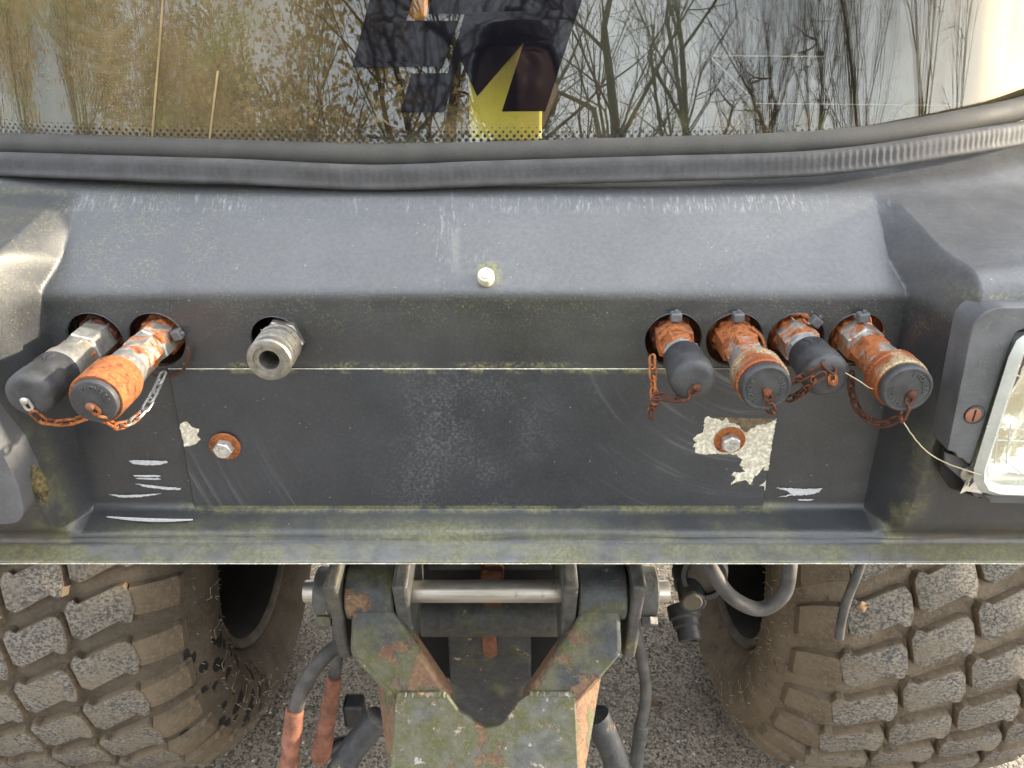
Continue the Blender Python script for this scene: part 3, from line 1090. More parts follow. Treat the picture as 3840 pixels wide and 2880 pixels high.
def on_glass(px, py, off=-0.0004):
    u, ry, rz = ray(px, py)
    t = 0.7
    for _ in range(25):
        p = Vector((CX + u * t, ry * t, CZ + rz * t))
        q = glass_pt(p.x, p.z, off)
        t += (q.y - p.y) / ry * .6
    return Vector((CX + u * t, ry * t, CZ + rz * t))
def Z2(pts):
    return [(1200 + a * .5877, b * .5877) for a, b in pts]
def decal(poly, name='logo_decal'):
    poly = [poly[i] for i in range(len(poly))]
    dense = []
    for i in range(len(poly)):
        a, b = Vector(poly[i]), Vector(poly[(i + 1) % len(poly)])
        k = max(1, int((b - a).length / 40))
        for j in range(k):
            dense.append(a.lerp(b, j / k))
    pts = [on_glass(p.x, p.y) for p in dense]
    return MB().prism(pts, (0, .00025, 0)).build(name, MT['decal'], WIN, angle=40)
decal(Z2([(400, -330), (205, 430), (785, 425), (880, 132), (550, 132), (690, -330)]))
decal(Z2([(800, -330), (690, 88), (922, 88), (815, 465), (582, 468), (515, 718), (793, 715), (893, 370), (1003, 615), (1300, 272), (1160, 712), (1438, 710), (1780, -330)]))

# dotted ceramic print along the lower edge of the glass
fd = MB()
rows = [(1.0, 0.0), (0.96, 1), (0.86, 2), (0.66, 3), (0.34, 4)]
sp_x, sp_z = 0.0064, 0.0033
edge = [p for p in bulb]
def edge_z(x):
    for a, b in zip(edge[:-1], edge[1:]):
        if a.x <= x <= b.x:
            return a.z + (b.z - a.z) * (x - a.x) / (b.x - a.x)
    return None
k = -80
while k * sp_x < 0.56:
    for (rs, j) in rows:
        x_ = k * sp_x + (j % 2) * sp_x / 2
        z_ = CZ - 0.118 + j * sp_z + 0.00 * x_
        r_ = 0.00165 * rs * (1.0 if x_ < 0.25 else max(.4, 1 - (x_ - .25) * 2.0))
        if x_ > 0.1:
            z_ += 0.0
        ctr = glass_pt(x_, z_, -0.0004)
        n_ = 10
        vs = [glass_pt(x_ + math.cos(2 * math.pi * q / n_) * r_, z_ + math.sin(2 * math.pi * q / n_) * r_, -0.0003) for q in range(n_)]
        fd.add(vs, [tuple(range(n_))])
    k += 1
tag(fd.build('printed_dots', MT['frit'], WIN, angle=0), kind='stuff')

# ---- cab shell behind and beside the glass (dark inside)
cab = MB()
cab.box((0, 1.75, CZ + 0.15), (1.30, 0.03, 1.0))
cab.box((-0.66, 1.30, CZ + 0.15), (0.03, 0.90, 1.0))
cab.box((0.66, 1.30, CZ + 0.15), (0.03, 0.90, 1.0))
cab.box((0, 1.28, CZ + 0.66), (1.36, 1.0, 0.04))
cab.box((0, 1.25, CZ - 0.33), (1.30, 0.98, 0.03))
cab.build('cab_shell', MT['interior'], TR, bevel=.004)
for s_ in (-1, 1):
    MB().box((s_ * 0.645, 0.865, CZ + 0.15), (0.07, 0.07, 1.06)).build('cab_pillar', MT['black_plastic'], TR, bevel=.01)
# worn bright edge of the lip
MB().tube([(x_, 0.5172 + .0003 * noise.noise(Vector((x_ * 40, 0, 0))), CZ - 0.4362) for x_ in np.linspace(-.62, .62, 200)], [.00045 + .0002 * noise.noise(Vector((k * .17, 2, 2))) for k in range(200)], 6).build('worn_edge', MT['bare'], PANEL)
# chassis over the axle
MB().box((0, 0.98, CZ - 0.72), (0.30, 0.22, 0.50)).build('gearbox_dark_fill', MT['inner_dark'], TR, bevel=.01)  # near-black box added to darken the gap behind the hitch
MB().box((0, 1.75, CZ - 0.69), (0.42, 1.3, 0.58)).build('transmission_sun_block', MT['inner_dark'], TR, bevel=.02)  # unseen box added to keep low sun off the left rim
MB().box((0, 1.25, CZ - 0.44), (0.50, 1.0, 0.10)).build('chassis', MT['chassis'], TR, bevel=.01)
for s_ in (-1, 1):
    MB().box((s_ * 0.55, 1.12, CZ - 0.365), (0.26, 0.98, 0.02)).build('mudguard', MT['black_plastic'], TR, bevel=.006)
MB().tube([(-0.5, 1.13, 0.40), (0.5, 1.13, 0.40)], 0.06, 20).build('axle', MT['chassis'], TR)
# ------------------------------------------------------------------ hydraulic couplings
YF = FACEY(HZ)
FWD = Vector((0, -1, 0))
def seg(name, parts, x, z, mat, parent, angle=30, dx=0.0):
    """parts: (list of (protrusion, radius), sides, phase)"""
    mb = MB()
    for prof, n, ph in parts:
        mb.lathe(prof, (x, YF, z), FWD, n, ph)
    return mb.build(name, mat, parent, angle=angle)

def hexp(a, b, r, ch=0.0012):
    return [(a, r - ch), (a + ch, r), (b - ch, r), (b, r - ch)]

def dome(a, b, r, r_in=None, m=8, e=0.6):
    """cap profile: straight then a rounded end"""
    L = min(r * e * .62, b - a)
    out = [(a, r), (b - L, r)]
    for k in range(1, m + 1):
        q = math.pi / 2 * k / m
        out.append((b - L + L * math.sin(q), r - L * 1.1 * (1 - math.cos(q))))
    out.append((b + .0003, r * .3))
    out.append((b + .0004, 0.0001))
    return out

_link = {}
def link_mesh(kind):
    """one stamped oval chain link lying along X, 11 mm long"""
    if kind in _link:
        return _link[kind]
    mb = MB()
    L, Wd, wr = 0.0034, 0.0024, 0.00085
    path = []
    for k in range(8):
        q = -math.pi / 2 + math.pi * k / 7
        path.append((L + Wd * math.cos(q), Wd * math.sin(q), 0))
    for k in range(8):
        q = math.pi / 2 + math.pi * k / 7
        path.append((-L + Wd * math.cos(q), Wd * math.sin(q), 0))
    n = len(path)
    vs, fs = [], []
    m = 6
    for i in range(n):
        p = Vector(path[i])
        t = (Vector(path[(i + 1) % n]) - Vector(path[i - 1])).normalized()
        e1 = Vector((0, 0, 1))
        e2 = t.cross(e1)
        for k in range(m):
            q = 2 * math.pi * (k + .5) / m
            vs.append(p + e1 * math.cos(q) * wr * 1.25 + e2 * math.sin(q) * wr)
    for i in range(n):
        for k in range(m):
            fs.append((i * m + k, i * m + (k + 1) % m, ((i + 1) % n) * m + (k + 1) % m, ((i + 1) % n) * m + k))
    o = mb.add(vs, fs).build('chain_link', MT[kind], None, angle=60)
    me = o.data
    bpy.data.objects.remove(o)
    _link[kind] = me
    return me

def chain(pts, parent, kinds, pitch=0.0088, roll0=0.0, start=0):
    pts = smooth_path(pts, 14)
    d = 0.0
    want = pitch * .5
    k = 0
    total = sum((b - a).length for a, b in zip(pts[:-1], pts[1:]))
    nlink = max(1, int(round(total / pitch)))
    pitch = total / nlink
    want = pitch * .5
    for a, b in zip(pts[:-1], pts[1:]):
        L = (b - a).length
        while d + L >= want and k < nlink:
            p = a.lerp(b, (want - d) / L)
            t = (b - a).normalized()
            view = (Vector((CX, 0, CZ)) - p).normalized()
            e = (view - t * view.dot(t)).normalized()
            ang = roll0 + (R(28) if k % 2 == 0 else R(-52)) + random.uniform(-.25, .25)
            e = Matrix.Rotation(ang, 3, t) @ e
            f = e.cross(t)
            kk = kinds(k / max(1, nlink - 1))
            o = bpy.data.objects.new('chain_link', link_mesh(kk))
            col.objects.link(o)
            o.matrix_basis = Matrix(((t.x, f.x, e.x, p.x), (t.y, f.y, e.y, p.y), (t.z, f.z, e.z, p.z), (0, 0, 0, 1)))
            s_ = 1.08
            o.scale = (s_ * pitch / .0088, s_, s_)
            set_parent(o, parent)
            k += 1
            want += pitch
        d += L

def rivet(c, n, mat, parent, r=0.0029):
    MB().lathe([(-.002, r * .45), (.001, r * .45), (.001, r), (.0018, r), (.0028, r * .72), (.0032, r * .3), (.0033, .0001)], c, n, 20).build('rivet', mat, parent, angle=50)

def strap(c, d, mat, parent, L=0.011, w_=0.0036):
    """flat stamped end link under the rivet head, with its slot"""
    d = Vector(d).normalized()
    n = FWD
    s_ = d.cross(n).normalized()
    th = .0009
    mb = MB()
    outer, inner = [], []
    for k in range(24):
        q = 2 * math.pi * k / 24
        ca, sa = math.cos(q), math.sin(q)
        ox = (L * .5 - w_) * (1 if ca > 0 else -1) + ca * w_
        outer.append((ox + L * .28, sa * w_))
        ix = (L * .5 - w_) * (1 if ca > 0 else -1) + ca * w_ * .45
        inner.append((ix + L * .28, sa * w_ * .45))
    vs = []
    for h in (0.0004, 0.0004 + th):
        for ring in (outer, inner):
            for a, b in ring:
                vs.append(c + d * a + s_ * b + n * h)
    N_ = 24
    fs = []
    for k in range(N_):
        j = (k + 1) % N_
        fs += [(k, j, N_ + j, N_ + k), (2 * N_ + k, 3 * N_ + k, 3 * N_ + j, 2 * N_ + j), (k, 2 * N_ + k, 2 * N_ + j, j), (N_ + k, N_ + j, 3 * N_ + j, 3 * N_ + k)]
    mb.add(vs, fs).build('chain_strap', mat, parent, angle=40)

def clip(x, z, ang, parent, r=0.0185, out=0.004):
    """square plastic locking stud on the nut"""
    d = Vector((math.sin(ang), 0, math.cos(ang)))
    c = Vector((x, YF - out, z)) + d * r
    rot = Matrix.Rotation(ang, 3, 'Y')
    mb = MB().box(c, (.0088, .0085, .0075), rot)
    mb.build('locking_clip', MT['bezel'], parent, bevel=.0013, seg=3)
    MB().box(c + d * .0045 + Vector((0, -.001, 0)), (.0026, .0026, .0035), rot).build('clip_stem', MT['bezel'], parent, bevel=.0005)

def nut_base(x, z, parent, mat='rust_dark'):
    seg('lock_nut', [(hexp(-.026, -.010, .0195), 6, .3), (hexp(-.012, -.003, .0172), 6, .75)], x, z, MT[mat], parent)

CZH = HZ
def group(x, k):
    return empty('hydraulic_coupling', (x, YF, HZ), TR)

# 1: far left, long rubber boot
x0, z0 = HOLES[0][0], HZ
C = COUP1 = group(x0, 0)
nut_base(x0, z0, C)
seg('hex_body', [(hexp(-.010, .024, .0158), 6, .25)], x0, z0, MT['zinc'], C)
seg('hex_collar', [(hexp(.026, .038, .0140), 6, .6)], x0, z0, MT['zinc_rust'], C)
seg('coupling_tube', [([(.022, .0128), (.030, .0132), (.046, .0150), (.048, .0158), (.060, .0158), (.062, .0150), (.064, .0150)], 36, 0)], x0, z0, MT['zinc'], C)
capo = seg('dust_cap', [([(.056, .0150), (.058, .0162), (.078, .0164), (.082, .0170), (.090, .0170)] + dome(.0905, .1005, .0169, e=.6)[1:], 40, 0)], x0, z0, MT['cap'], C, angle=60)
rc = Vector((x0 - .001, YF - .1010, z0 - .002))
rivet(rc, FWD, MT['zinc'], C)
strap(rc, (0.35, 0, -1), MT['zinc_spot'], C)
tip = rc + Vector((.0035, -.0005, -.010))
chain([tip, tip + Vector((.004, .004, -.009)), tip + Vector((.016, .010, -.013)), tip + Vector((.030, .016, -.010)), tip + Vector((.045, .035, -.004))], C, lambda t: 'rust', roll0=.2)

# 2: rusty sleeve with flat plug and long pale chain
x0 = HOLES[1][0]
C = group(x0, 1)
nut_base(x0, z0, C, 'rust')
seg('hex_body', [(hexp(-.010, .018, .0160), 6, .1), ([(.018, .0128), (.022, .0128)], 30, 0)], x0, z0, MT['zinc_spot'], C)
seg('hex_collar', [(hexp(.022, .040, .0150), 6, .5)], x0, z0, MT['zinc_rust'], C)
seg('coupling_tube', [([(.038, .0140), (.050, .0148), (.053, .0142), (.060, .0156), (.074, .0160)], 40, 0)], x0, z0, MT['zinc_spot'], C)
seg('sleeve', [([(.068, .0160), (.070, .0184), (.074, .0192), (.0765, .0192), (.0775, .0186), (.079, .0192), (.0815, .0192), (.0825, .0187), (.0840, .0192), (.102, .0190), (.1035, .0184), (.1035, .0168), (.098, .0166)], 56, 0)], x0, z0, MT['rust'], C, angle=25)
seg('dust_cap', [([(.095, .0164), (.1055, .0166), (.1075, .0158), (.1080, .0148), (.1080, .0001)], 48, 0)], x0, z0, MT['cap'], C, angle=40)
fc = Vector((x0, YF - .1080, z0))
arc_text('PIONEER', fc, FWD, Vector((0, 0, 1)), .0098, .0046, -28, 78, MT['letter'], C, .0012)
rc = fc + Vector((-.002, 0, -.0025))
rivet(rc, FWD, MT['copper'], C, .0031)
strap(rc, (0.6, 0, -.8), MT['rust'], C)
tip = rc + Vector((.0065, -.001, -.0085))
ringc = Vector((x0 + .0085, YF - .006, z0 - .0265))
cp = [tip, at(395, 1575, .486), at(450, 1596, .498), at(520, 1560, .520), at(570, 1490, .540), at(612, 1400, .562)]
chain(cp, C, lambda t: 'rust' if t < .45 else ('zinc_spot' if t < .55 else 'bright_zinc'), roll0=.1)
clip(x0, z0, R(72), C, .0205, .004)
ring_pts = [Vector((x0 + .004, YF - .004, z0)) + Vector((math.cos(R(q)) * .0235, -.004, math.sin(R(q)) * .0235 - .006)) for q in range(-130, 12, 8)]
MB().tube(ring_pts, .0011, 8).build('retaining_wire', MT['rust_dark'], C)

# 3: open compressor-type fitting
x0, zf = -0.157, HZ + .001
F = empty('hose_fitting', (x0, YF, zf), TR)
seg('hex_body', [(hexp(-.022, .006, .0176), 6, .35)], x0, zf, MT['fitting_steel'], F)
th = [(.006, .0160), (.010, .0164)]
t = .010
while t < .030:
    th += [(t + .0008, .0174), (t + .0016, .0174), (t + .0022, .0160), (t + .0030, .0160)] if not (.013 < t < .018) else [(t + .003, .0168)]
    t += .003
th += [(.0405, .0176), (.0425, .0166), (.0430, .0150), (.0430, .0122), (.0412, .0118), (.0412, .0080), (.0395, .0076), (.010, .0074), (.008, .006), (.008, .0001)]
seg('threaded_collar', [(th, 56, 0)], x0, zf, MT['fitting_steel'], F, angle=25)
arc_text('A PRESS', Vector((x0, YF - .0160, zf)), FWD, Vector((0, 0, 1)), .0169, .0032, -38, 62, MT['stamp'], F, .0006)

# 4..7: the right-hand row
def coupling_plug(x0, zz, mats, end, capm, group_i, k):
    C = group(x0, group_i)
    nut_base(x0, zz, C, 'rust_dark')
    return C

# 4: short with a small rubber boot
x0 = HOLES[3][0]; z0 = HZ + .0015
C = group(x0, 3)
nut_base(x0, z0, C)
seg('hex_body', [(hexp(-.010, .014, .0162), 6, .15), (hexp(.014, .030, .0142), 6, .55)], x0, z0, MT['rust'], C)
seg('hex_collar', [([(.028, .0125), (.034, .0125)], 30, 0), (hexp(.032, .042, .0148), 6, .2)], x0, z0, MT['bright_zinc'], C)
seg('dust_cap', [([(.038, .0140), (.0395, .0152), (.060, .0158), (.062, .0166), (.068, .0168)] + dome(.069, .081, .0167, e=.62)[1:], 40, 0)], x0, z0, MT['cap'], C, angle=60)
rc = Vector((x0 + .002, YF - .0812, z0 - .003))
rivet(rc, FWD, MT['rust_dark'], C)
strap(rc, (-0.55, 0, -.8), MT['rust_dark'], C)
tip = rc + Vector((-.006, 0, -.009))
chain([tip, tip + Vector((-.006, .004, -.0035)), tip + Vector((-.0125, .006, -.004)), tip + Vector((-.019, .010, -.005)), tip + Vector((-.0225, .012, -.014)), tip + Vector((-.0225, .013, -.024))], C, lambda t: 'rust_dark', roll0=.3)
chain([tip + Vector((-.021, .012, -.010)), tip + Vector((-.0215, .022, .003)), tip + Vector((-.021, .036, .016))], C, lambda t: 'rust')
clip(x0, z0, R(-2), C, .0205, .004)

# 5: knurled sleeve and flat plug
def knurled(x0, z0, C, prot, cpy, txt):
    p = prot
    # the knurl as real relief
    vs, fs = [], []
    nr, na = 18, 84
    for i in range(nr + 1):
        t_ = p - .024 + .021 * i / nr
        for k in range(na):
            q = 2 * math.pi * k / na
            rr = .0192 + (.00045 if (i + k) % 2 == 0 else -.00025)
            if i in (0, nr):
                rr = .0184
            if i in (6, 7):
                rr = .0186
            vs.append((x0 + math.cos(q) * rr, YF - t_, z0 + math.sin(q) * rr))
    for i in range(nr):
        for k in range(na):
            k2 = (k + 1) % na
            fs.append((i * na + k, i * na + k2, (i + 1) * na + k2, (i + 1) * na + k))
    mb = MB().add(vs, fs)
    mb.lathe([(p - .003, .0184), (p - .003, .0172), (p - .010, .0170)], (x0, YF, z0), FWD, 48, cap0=False, cap1=False)
    mb.lathe([(p - .026, .0158), (p - .024, .0184)], (x0, YF, z0), FWD, 48, cap0=False, cap1=False)
    mb.build('sleeve', MT['knurl'], C, angle=15)
    seg('dust_cap', [([(p - .012, .0166), (p - .0035, .0168), (p - .002, .0178), (p + .001, .0182), (p + .004, .0180), (p + .0056, .0168), (p + .0056, .0155), (p + .0050, .0150), (p + .0050, .0001)], 48, 0)], x0, z0, MT['cap'], C, angle=35)
    return Vector((x0, YF - p - .0050, z0))

x0 = HOLES[4][0]; z0 = HZ + .001
C = group(x0, 4)
nut_base(x0, z0, C, 'rust')
seg('hex_body', [(hexp(-.010, .020, .0164), 6, .2), ([(.020, .0132), (.024, .0132)], 30, 0)], x0, z0, MT['rust'], C)
seg('hex_collar', [(hexp(.024, .040, .0152), 6, .5)], x0, z0, MT['zinc_rust'], C)
seg('coupling_tube', [([(.038, .0142), (.048, .0152), (.056, .0150), (.066, .0158)], 40, 0)], x0, z0, MT['zinc_spot'], C)
fc = knurled(x0, z0, C, .084, 0, '')
arc_text('PIONEER', fc, FWD, Vector((0, 0, 1)), .0105, .0046, 215, 300, MT['letter'], C, .0012)
arc_text('5242-2', fc, FWD, Vector((0, 0, 1)), .0105, .0040, 40, 112, MT['letter'], C, .0012)
rc = fc + Vector((0.0005, 0, -.002))
rivet(rc, FWD, MT['rust_dark'], C, .0031)
strap(rc, (0.45, 0, -.9), MT['rust_dark'], C)
tip = rc + Vector((.0035, -.0005, -.0105))
chain([tip, tip + Vector((.003, .002, -.006)), tip + Vector((.002, .008, -.009))], C, lambda t: 'rust_dark')
chain([at(2955, 1500, .520), at(3010, 1470, .510), at(3060, 1420, .502), at(3085, 1408, .503)], C, lambda t: 'rust_dark', roll0=.1)
clip(x0, z0, R(-3), C, .0212, .005)
wire = [Vector((x0 + .010, YF - .008, z0 + .014)), Vector((x0 + .019, YF - .012, z0 + .006)), Vector((x0 + .0215, YF - .018, z0 - .006)), Vector((x0 + .0195, YF - .020, z0 - .013))]
MB().tube(smooth_path(wire, 6), .0012, 8).build('retaining_wire', MT['rust_dark'], C)
MB().tube(smooth_path([p + Vector((-.002, -.004, .001)) for p in wire], 6), .0011, 8).build('retaining_wire', MT['rust'], C)

# 6: rubber boot, chain across it
x0 = HOLES[5][0]; z0 = HZ + .001
C = COUP6 = group(x0, 5)
nut_base(x0, z0, C, 'rust')
seg('hex_body', [(hexp(-.010, .018, .0160), 6, .25)], x0, z0, MT['zinc_rust'], C)
seg('hex_collar', [([(.016, .0136), (.024, .0136)], 30, 0), (hexp(.023, .036, .0150), 6, .05)], x0, z0, MT['bright_zinc'], C)
seg('dust_cap', [([(.030, .0144), (.0315, .0158), (.048, .0162), (.050, .0170), (.060, .0172)] + dome(.0605, .072, .0171, e=.6)[1:], 44, 0)], x0, z0, MT['cap'], C, angle=60)
fc = Vector((x0, YF - .0700, z0))
arc_text('CORPORATION', fc, FWD, Vector((0, 0, 1)), .0108, .0028, -20, 165, MT['letter'], C, .0010)
rc = Vector((x0 + .004, YF - .0722, z0 - .0035))
rivet(rc, FWD, MT['rust'], C)
strap(rc, (-0.3, 0, 1), MT['rust'], C)
chain([rc + Vector((-.003, -.001, .009)), rc + Vector((-.006, .000, .013)), rc + Vector((-.012, .001, .010)), rc + Vector((-.021, .003, .003)), rc + Vector((-.030, .007, -.004))], C, lambda t: 'rust_dark', roll0=.2)
clip(x0, z0, R(35), C, .0205, .004)

# 7: far right, knurled sleeve and flat plug, hanging chain
x0 = HOLES[6][0]; z0 = HZ + .001
C = group(x0, 6)
nut_base(x0, z0, C, 'rust')
seg('hex_body', [(hexp(-.010, .018, .0164), 6, .15), ([(.018, .0132), (.023, .0132)], 30, 0)], x0, z0, MT['zinc_rust'], C)
seg('hex_collar', [(hexp(.023, .040, .0152), 6, .55)], x0, z0, MT['rust'], C)
seg('coupling_tube', [([(.038, .0142), (.048, .0152), (.056, .0150), (.068, .0158)], 40, 0)], x0, z0, MT['zinc_rust'], C)
fc = knurled(x0, z0, C, .086, 0, '')
arc_text('PIONEER', fc, FWD, Vector((0, 0, 1)), .0105, .0046, 10, 100, MT['letter'], C, .0012)
arc_text('5242-2', fc, FWD, Vector((0, 0, -1)), .0105, .0040, 20, 95, MT['letter'], C, .0012)
rc = fc + Vector((.003, 0, -.003))
rivet(rc, FWD, MT['rust_dark'], C, .0031)
strap(rc, (-.05, 0, -1), MT['rust_dark'], C)
tip = rc + Vector((-.0005, 0, -.0115))
chain([tip, tip + Vector((-.001, .001, -.009)), at(3370, 1570, .494), at(3300, 1590, .502), at(3225, 1545, .520), at(3195, 1470, .535), at(3190, 1400, .552)], C, lambda t: 'rust_dark', roll0=.1)
clip(x0, z0, R(-4), C, .0212, .005)
tipz = tip + Vector((0, 0, -.012))
THREAD_A = tip + Vector((-.001, .001, -.010))

# cracks in the old rubber boots
def crack(x0, z0, r, pts, parent):
    path = []
    for (t, q) in pts:
        path.append(Vector((x0 + math.sin(R(q)) * r, YF - t, z0 + math.cos(R(q)) * r)))
    MB().tube(smooth_path(path, 4), .00035, 5).build('crack', MT['inner_dark'], parent)
for pts in ([(.060, -8), (.066, -16), (.071, -14), (.074, -24)], [(.066, -16), (.070, -2), (.074, 6)], [(.062, 8), (.067, 4), (.073, 12), (.077, 10)]):
    crack(HOLES[0][0], HZ, .0163, pts, COUP1)
for pts in ([(.034, -30), (.040, -18), (.044, -20)], [(.036, -6), (.042, 2), (.046, -2)], [(.033, 8), (.040, 14)]):
    crack(HOLES[5][0], HZ + .001, .0160, pts, COUP6)
# ------------------------------------------------------------------ lamps
def round_poly2(pts, rads, n=6):
    out = []
    N_ = len(pts)
    for i in range(N_):
        p, a, b = Vector(pts[i]), Vector(pts[i - 1]), Vector(pts[(i + 1) % N_])
        r = rads[i]
        if r <= 0:
            out.append(p)
            continue
        d1, d2 = (a - p).normalized(), (b - p).normalized()
        for k in range(n + 1):
            q = k / n
            out.append((p + d1 * r) * (1 - q) ** 2 + p * 2 * q * (1 - q) + (p + d2 * r) * q * q)
    return out

LY = 0.500          # front plane of the right bezel
LAMP = empty('rear_lamp', (0.45, LY, CZ - 0.28), TR)
tag(LAMP, 'right lamp with clear fluted glass and broken bezel corner')
P = lambda px, py, dy=0.0: at(px, py, LY + dy)
zt_, zb_ = CZ - 0.1945, CZ - 0.372
# bezel ring: outer outline with the broken lower corner, opening for the glass
lens_px = [(3795, 1262), (3640, 1765), (3668, 1828), (3720, 1845)]
outer = round_poly2([(0.375, LY, zt_), (0.3735, LY, CZ - 0.3325)], [.020, 0]) if False else None
def V3(x, z, y=LY):
    return Vector((x, y, z))
tl = P(3640, 1150); bl = P(3553, 1690)
A0 = P(3775, 1152); A1 = P(3642, 1250)
left_edge = [V3(0.60, A0.z), A0, P(3735, 1157), P(3700, 1170), P(3672, 1190), P(3652, 1216), A1, bl, P(3585, 1698), P(3592, 1716), P(3612, 1722), P(3628, 1738), P(3640, 1742)]
lens_in = [P(3644, 1730), P(3800, 1258), P(3815, 1236), P(3850, 1226)]
outl = left_edge + [P(3644, 1732), P(3795, 1275), P(3812, 1245), P(3845, 1233), V3(0.60, P(3845, 1233).z)]
bz = MB().prism(outl, (0, .026, 0))
bz.build('bezel', MT['bezel'], LAMP, bevel=.0055, seg=4)
# screw in its hole
sc_c = P(3655, 1556, -.0008)
MB().lathe([(0, .0075), (.0012, .0078), (.0012, .0086)], sc_c, (0, 1, 0), 28, cap0=False).build('screw_hole', MT['inner_dark'], LAMP)
MB().lathe([(0, .0058), (.0006, .0058), (.0012, .0046), (.0014, .0001)], sc_c + Vector((-.001, .0002, -.0002)), (0, -1, 0), 24).build('screw', MT['copper'], LAMP)
MB().box(sc_c + Vector((-.001, -.0012, 0)), (.0012, .0006, .0095)).build('screw_slot', MT['inner_dark'], LAMP)
# glass block: milky rim, clear middle, reflector behind
rim_o = [P(3840 + 260, 1240), P(3838, 1240), P(3800, 1268), P(3770, 1330), P(3642, 1745), P(3640, 1790), P(3662, 1828), P(3710, 1846), P(3840 + 260, 1862)]
rim_i = [P(3840 + 260, 1290), P(3842, 1290), P(3825, 1312), P(3800, 1380), P(3690, 1730), P(3690, 1770), P(3706, 1796), P(3740, 1806), P(3840 + 260, 1820)]
n_ = len(rim_o)
vs = [p + Vector((0, -.004, 0)) for p in rim_o] + [p + Vector((0, -.010, 0)) for p in [a.lerp(b, .5) for a, b in zip(rim_o, rim_i)]] + [p + Vector((0, -.006, 0)) for p in rim_i] + [p + Vector((0, .012, 0)) for p in rim_i] + [p + Vector((0, .022, 0)) for p in rim_o]
fs = []
for r_ in range(4):
    for i in range(n_ - 1):
        fs.append((r_ * n_ + i, (r_ + 1) * n_ + i, (r_ + 1) * n_ + i + 1, r_ * n_ + i + 1))
MB().add(vs, fs).build('lens_rim', MT['rimglass'], LAMP, angle=60)
MB().prism([p + Vector((0, -.0045, 0)) for p in rim_i], (0, .003, 0)).build('lens_glass', MT['lens'], LAMP, angle=20)
# fluted reflector, a dished grid
vs, fs = [], []
gx_, gz_ = 26, 26
a0, a1 = P(3650, 1850), P(4150, 1250)
for i in range(gx_ + 1):
    for j in range(gz_ + 1):
        u_, v_ = i / gx_, j / gz_
        z_ = CZ - 0.3560 + v_ * 0.140
        xl_ = 0.3865 + 0.026 * v_
        x_ = xl_ + u_ * (0.58 - xl_)
        d_ = .004 + .045 * math.exp(-((u_ - .62) ** 2 + (v_ - .5) ** 2) * 5) + .0035 * math.sin(u_ * 40) + (.003 if (j // 4) % 2 else 0)
        vs.append((x_, LY + d_, z_))
for i in range(gx_):
    for j in range(gz_):
        a = i * (gz_ + 1) + j
        fs.append((a, a + gz_ + 1, a + gz_ + 2, a + 1))
MB().add(vs, fs).build('reflector', MT['reflector'], LAMP, angle=50)
for k, (pa, pb) in enumerate([((3700, 1600), (3842, 1612)), ((3715, 1650), (3842, 1655)), ((3745, 1595), (3728, 1740)), ((3790, 1590), (3772, 1740)), ((3800, 1400), (3830, 1415)), ((3760, 1720), (3830, 1775))]):
    MB().tube([P(*pa, -.0047), P(*pb, -.0047)], .0006, 6).build('glass_ridge', MT['rimglass'], LAMP)
for i, ch in enumerate('BOSCH'):
    c_ = P(3788 + i * 20, 1816, -.0082)
    vs, fs = glyph(ch)
    MB().add([c_ + Vector((v.x * .0048, -v.z * .004, v.y * .0048)) for v in vs], fs).build('lens_letter', MT['rimglass'], LAMP, angle=0)
# bracket behind the broken corner
MB().prism([P(3548, 1700, .010), P(3600, 1712, .010), P(3650, 1760, .010), P(3665, 1830, .010), P(3700, 1862, .010), P(3660, 1868, .010), P(3610, 1800, .010), P(3545, 1745, .010)], (0, .004, 0)).build('lamp_bracket', MT['bezel'], LAMP, bevel=.001)
MB().lathe([(0, .0062), (.002, .0062), (.003, .004), (.0032, .0001)], P(3628, 1772, .009), (0, -1, 0), 20).build('bracket_screw', MT['zinc'], LAMP)
MB().prism([P(3690, 1858, .002), P(4100, 1872, .002), P(4100, 1896, .002), P(3715, 1888, .002), P(3706, 1874, .002)], (0, .016, 0)).build('lamp_tray', MT['bezel'], LAMP, bevel=.0012)
MB().prism([P(3540, 1680, .014), P(3640, 1690, .014), P(3680, 1870, .014), P(3560, 1830, .014), P(3525, 1770, .014)], (0, .003, 0)).build('lamp_recess', MT['inner_dark'], LAMP, angle=0)

LAMP2 = empty('rear_lamp', (-0.45, LY, CZ - 0.28), TR)
tag(LAMP2, 'left lamp housing, only its rounded grey corner in view')
pb_ = [V3(-0.62, CZ - .2), V3(-0.372, CZ - .205), V3(-0.3560, CZ - .345), V3(-0.3600, CZ - .3815), V3(-0.62, CZ - .3815)]
pb_ = round_poly2([tuple(p) for p in pb_], [0, .02, .006, .018, 0])
MB().prism(pb_, (0, .030, 0)).build('bezel', MT['bezel'], LAMP2, bevel=.006, seg=4)

# ------------------------------------------------------------------ wheels
RT = 0.386
TX, WY, WZ = 0.635, 1.13, 0.40
# carcass profile from the tread centre towards the machine: (offset from the tyre centre, radius)
prof = [(0.0, .386), (.05, .3855), (.10, .3835), (.14, .3790), (.168, .3690), (.188, .3550), (.206, .3380), (.222, .3160), (.231, .2920), (.230, .2660), (.221, .2420), (.206, .2220), (.190, .2080), (.182, .2020)]
dense = []
pv = [Vector((a, b, 0)) for a, b in prof]
dense = [(p.x, p.y) for p in smooth_path(pv, 6)]

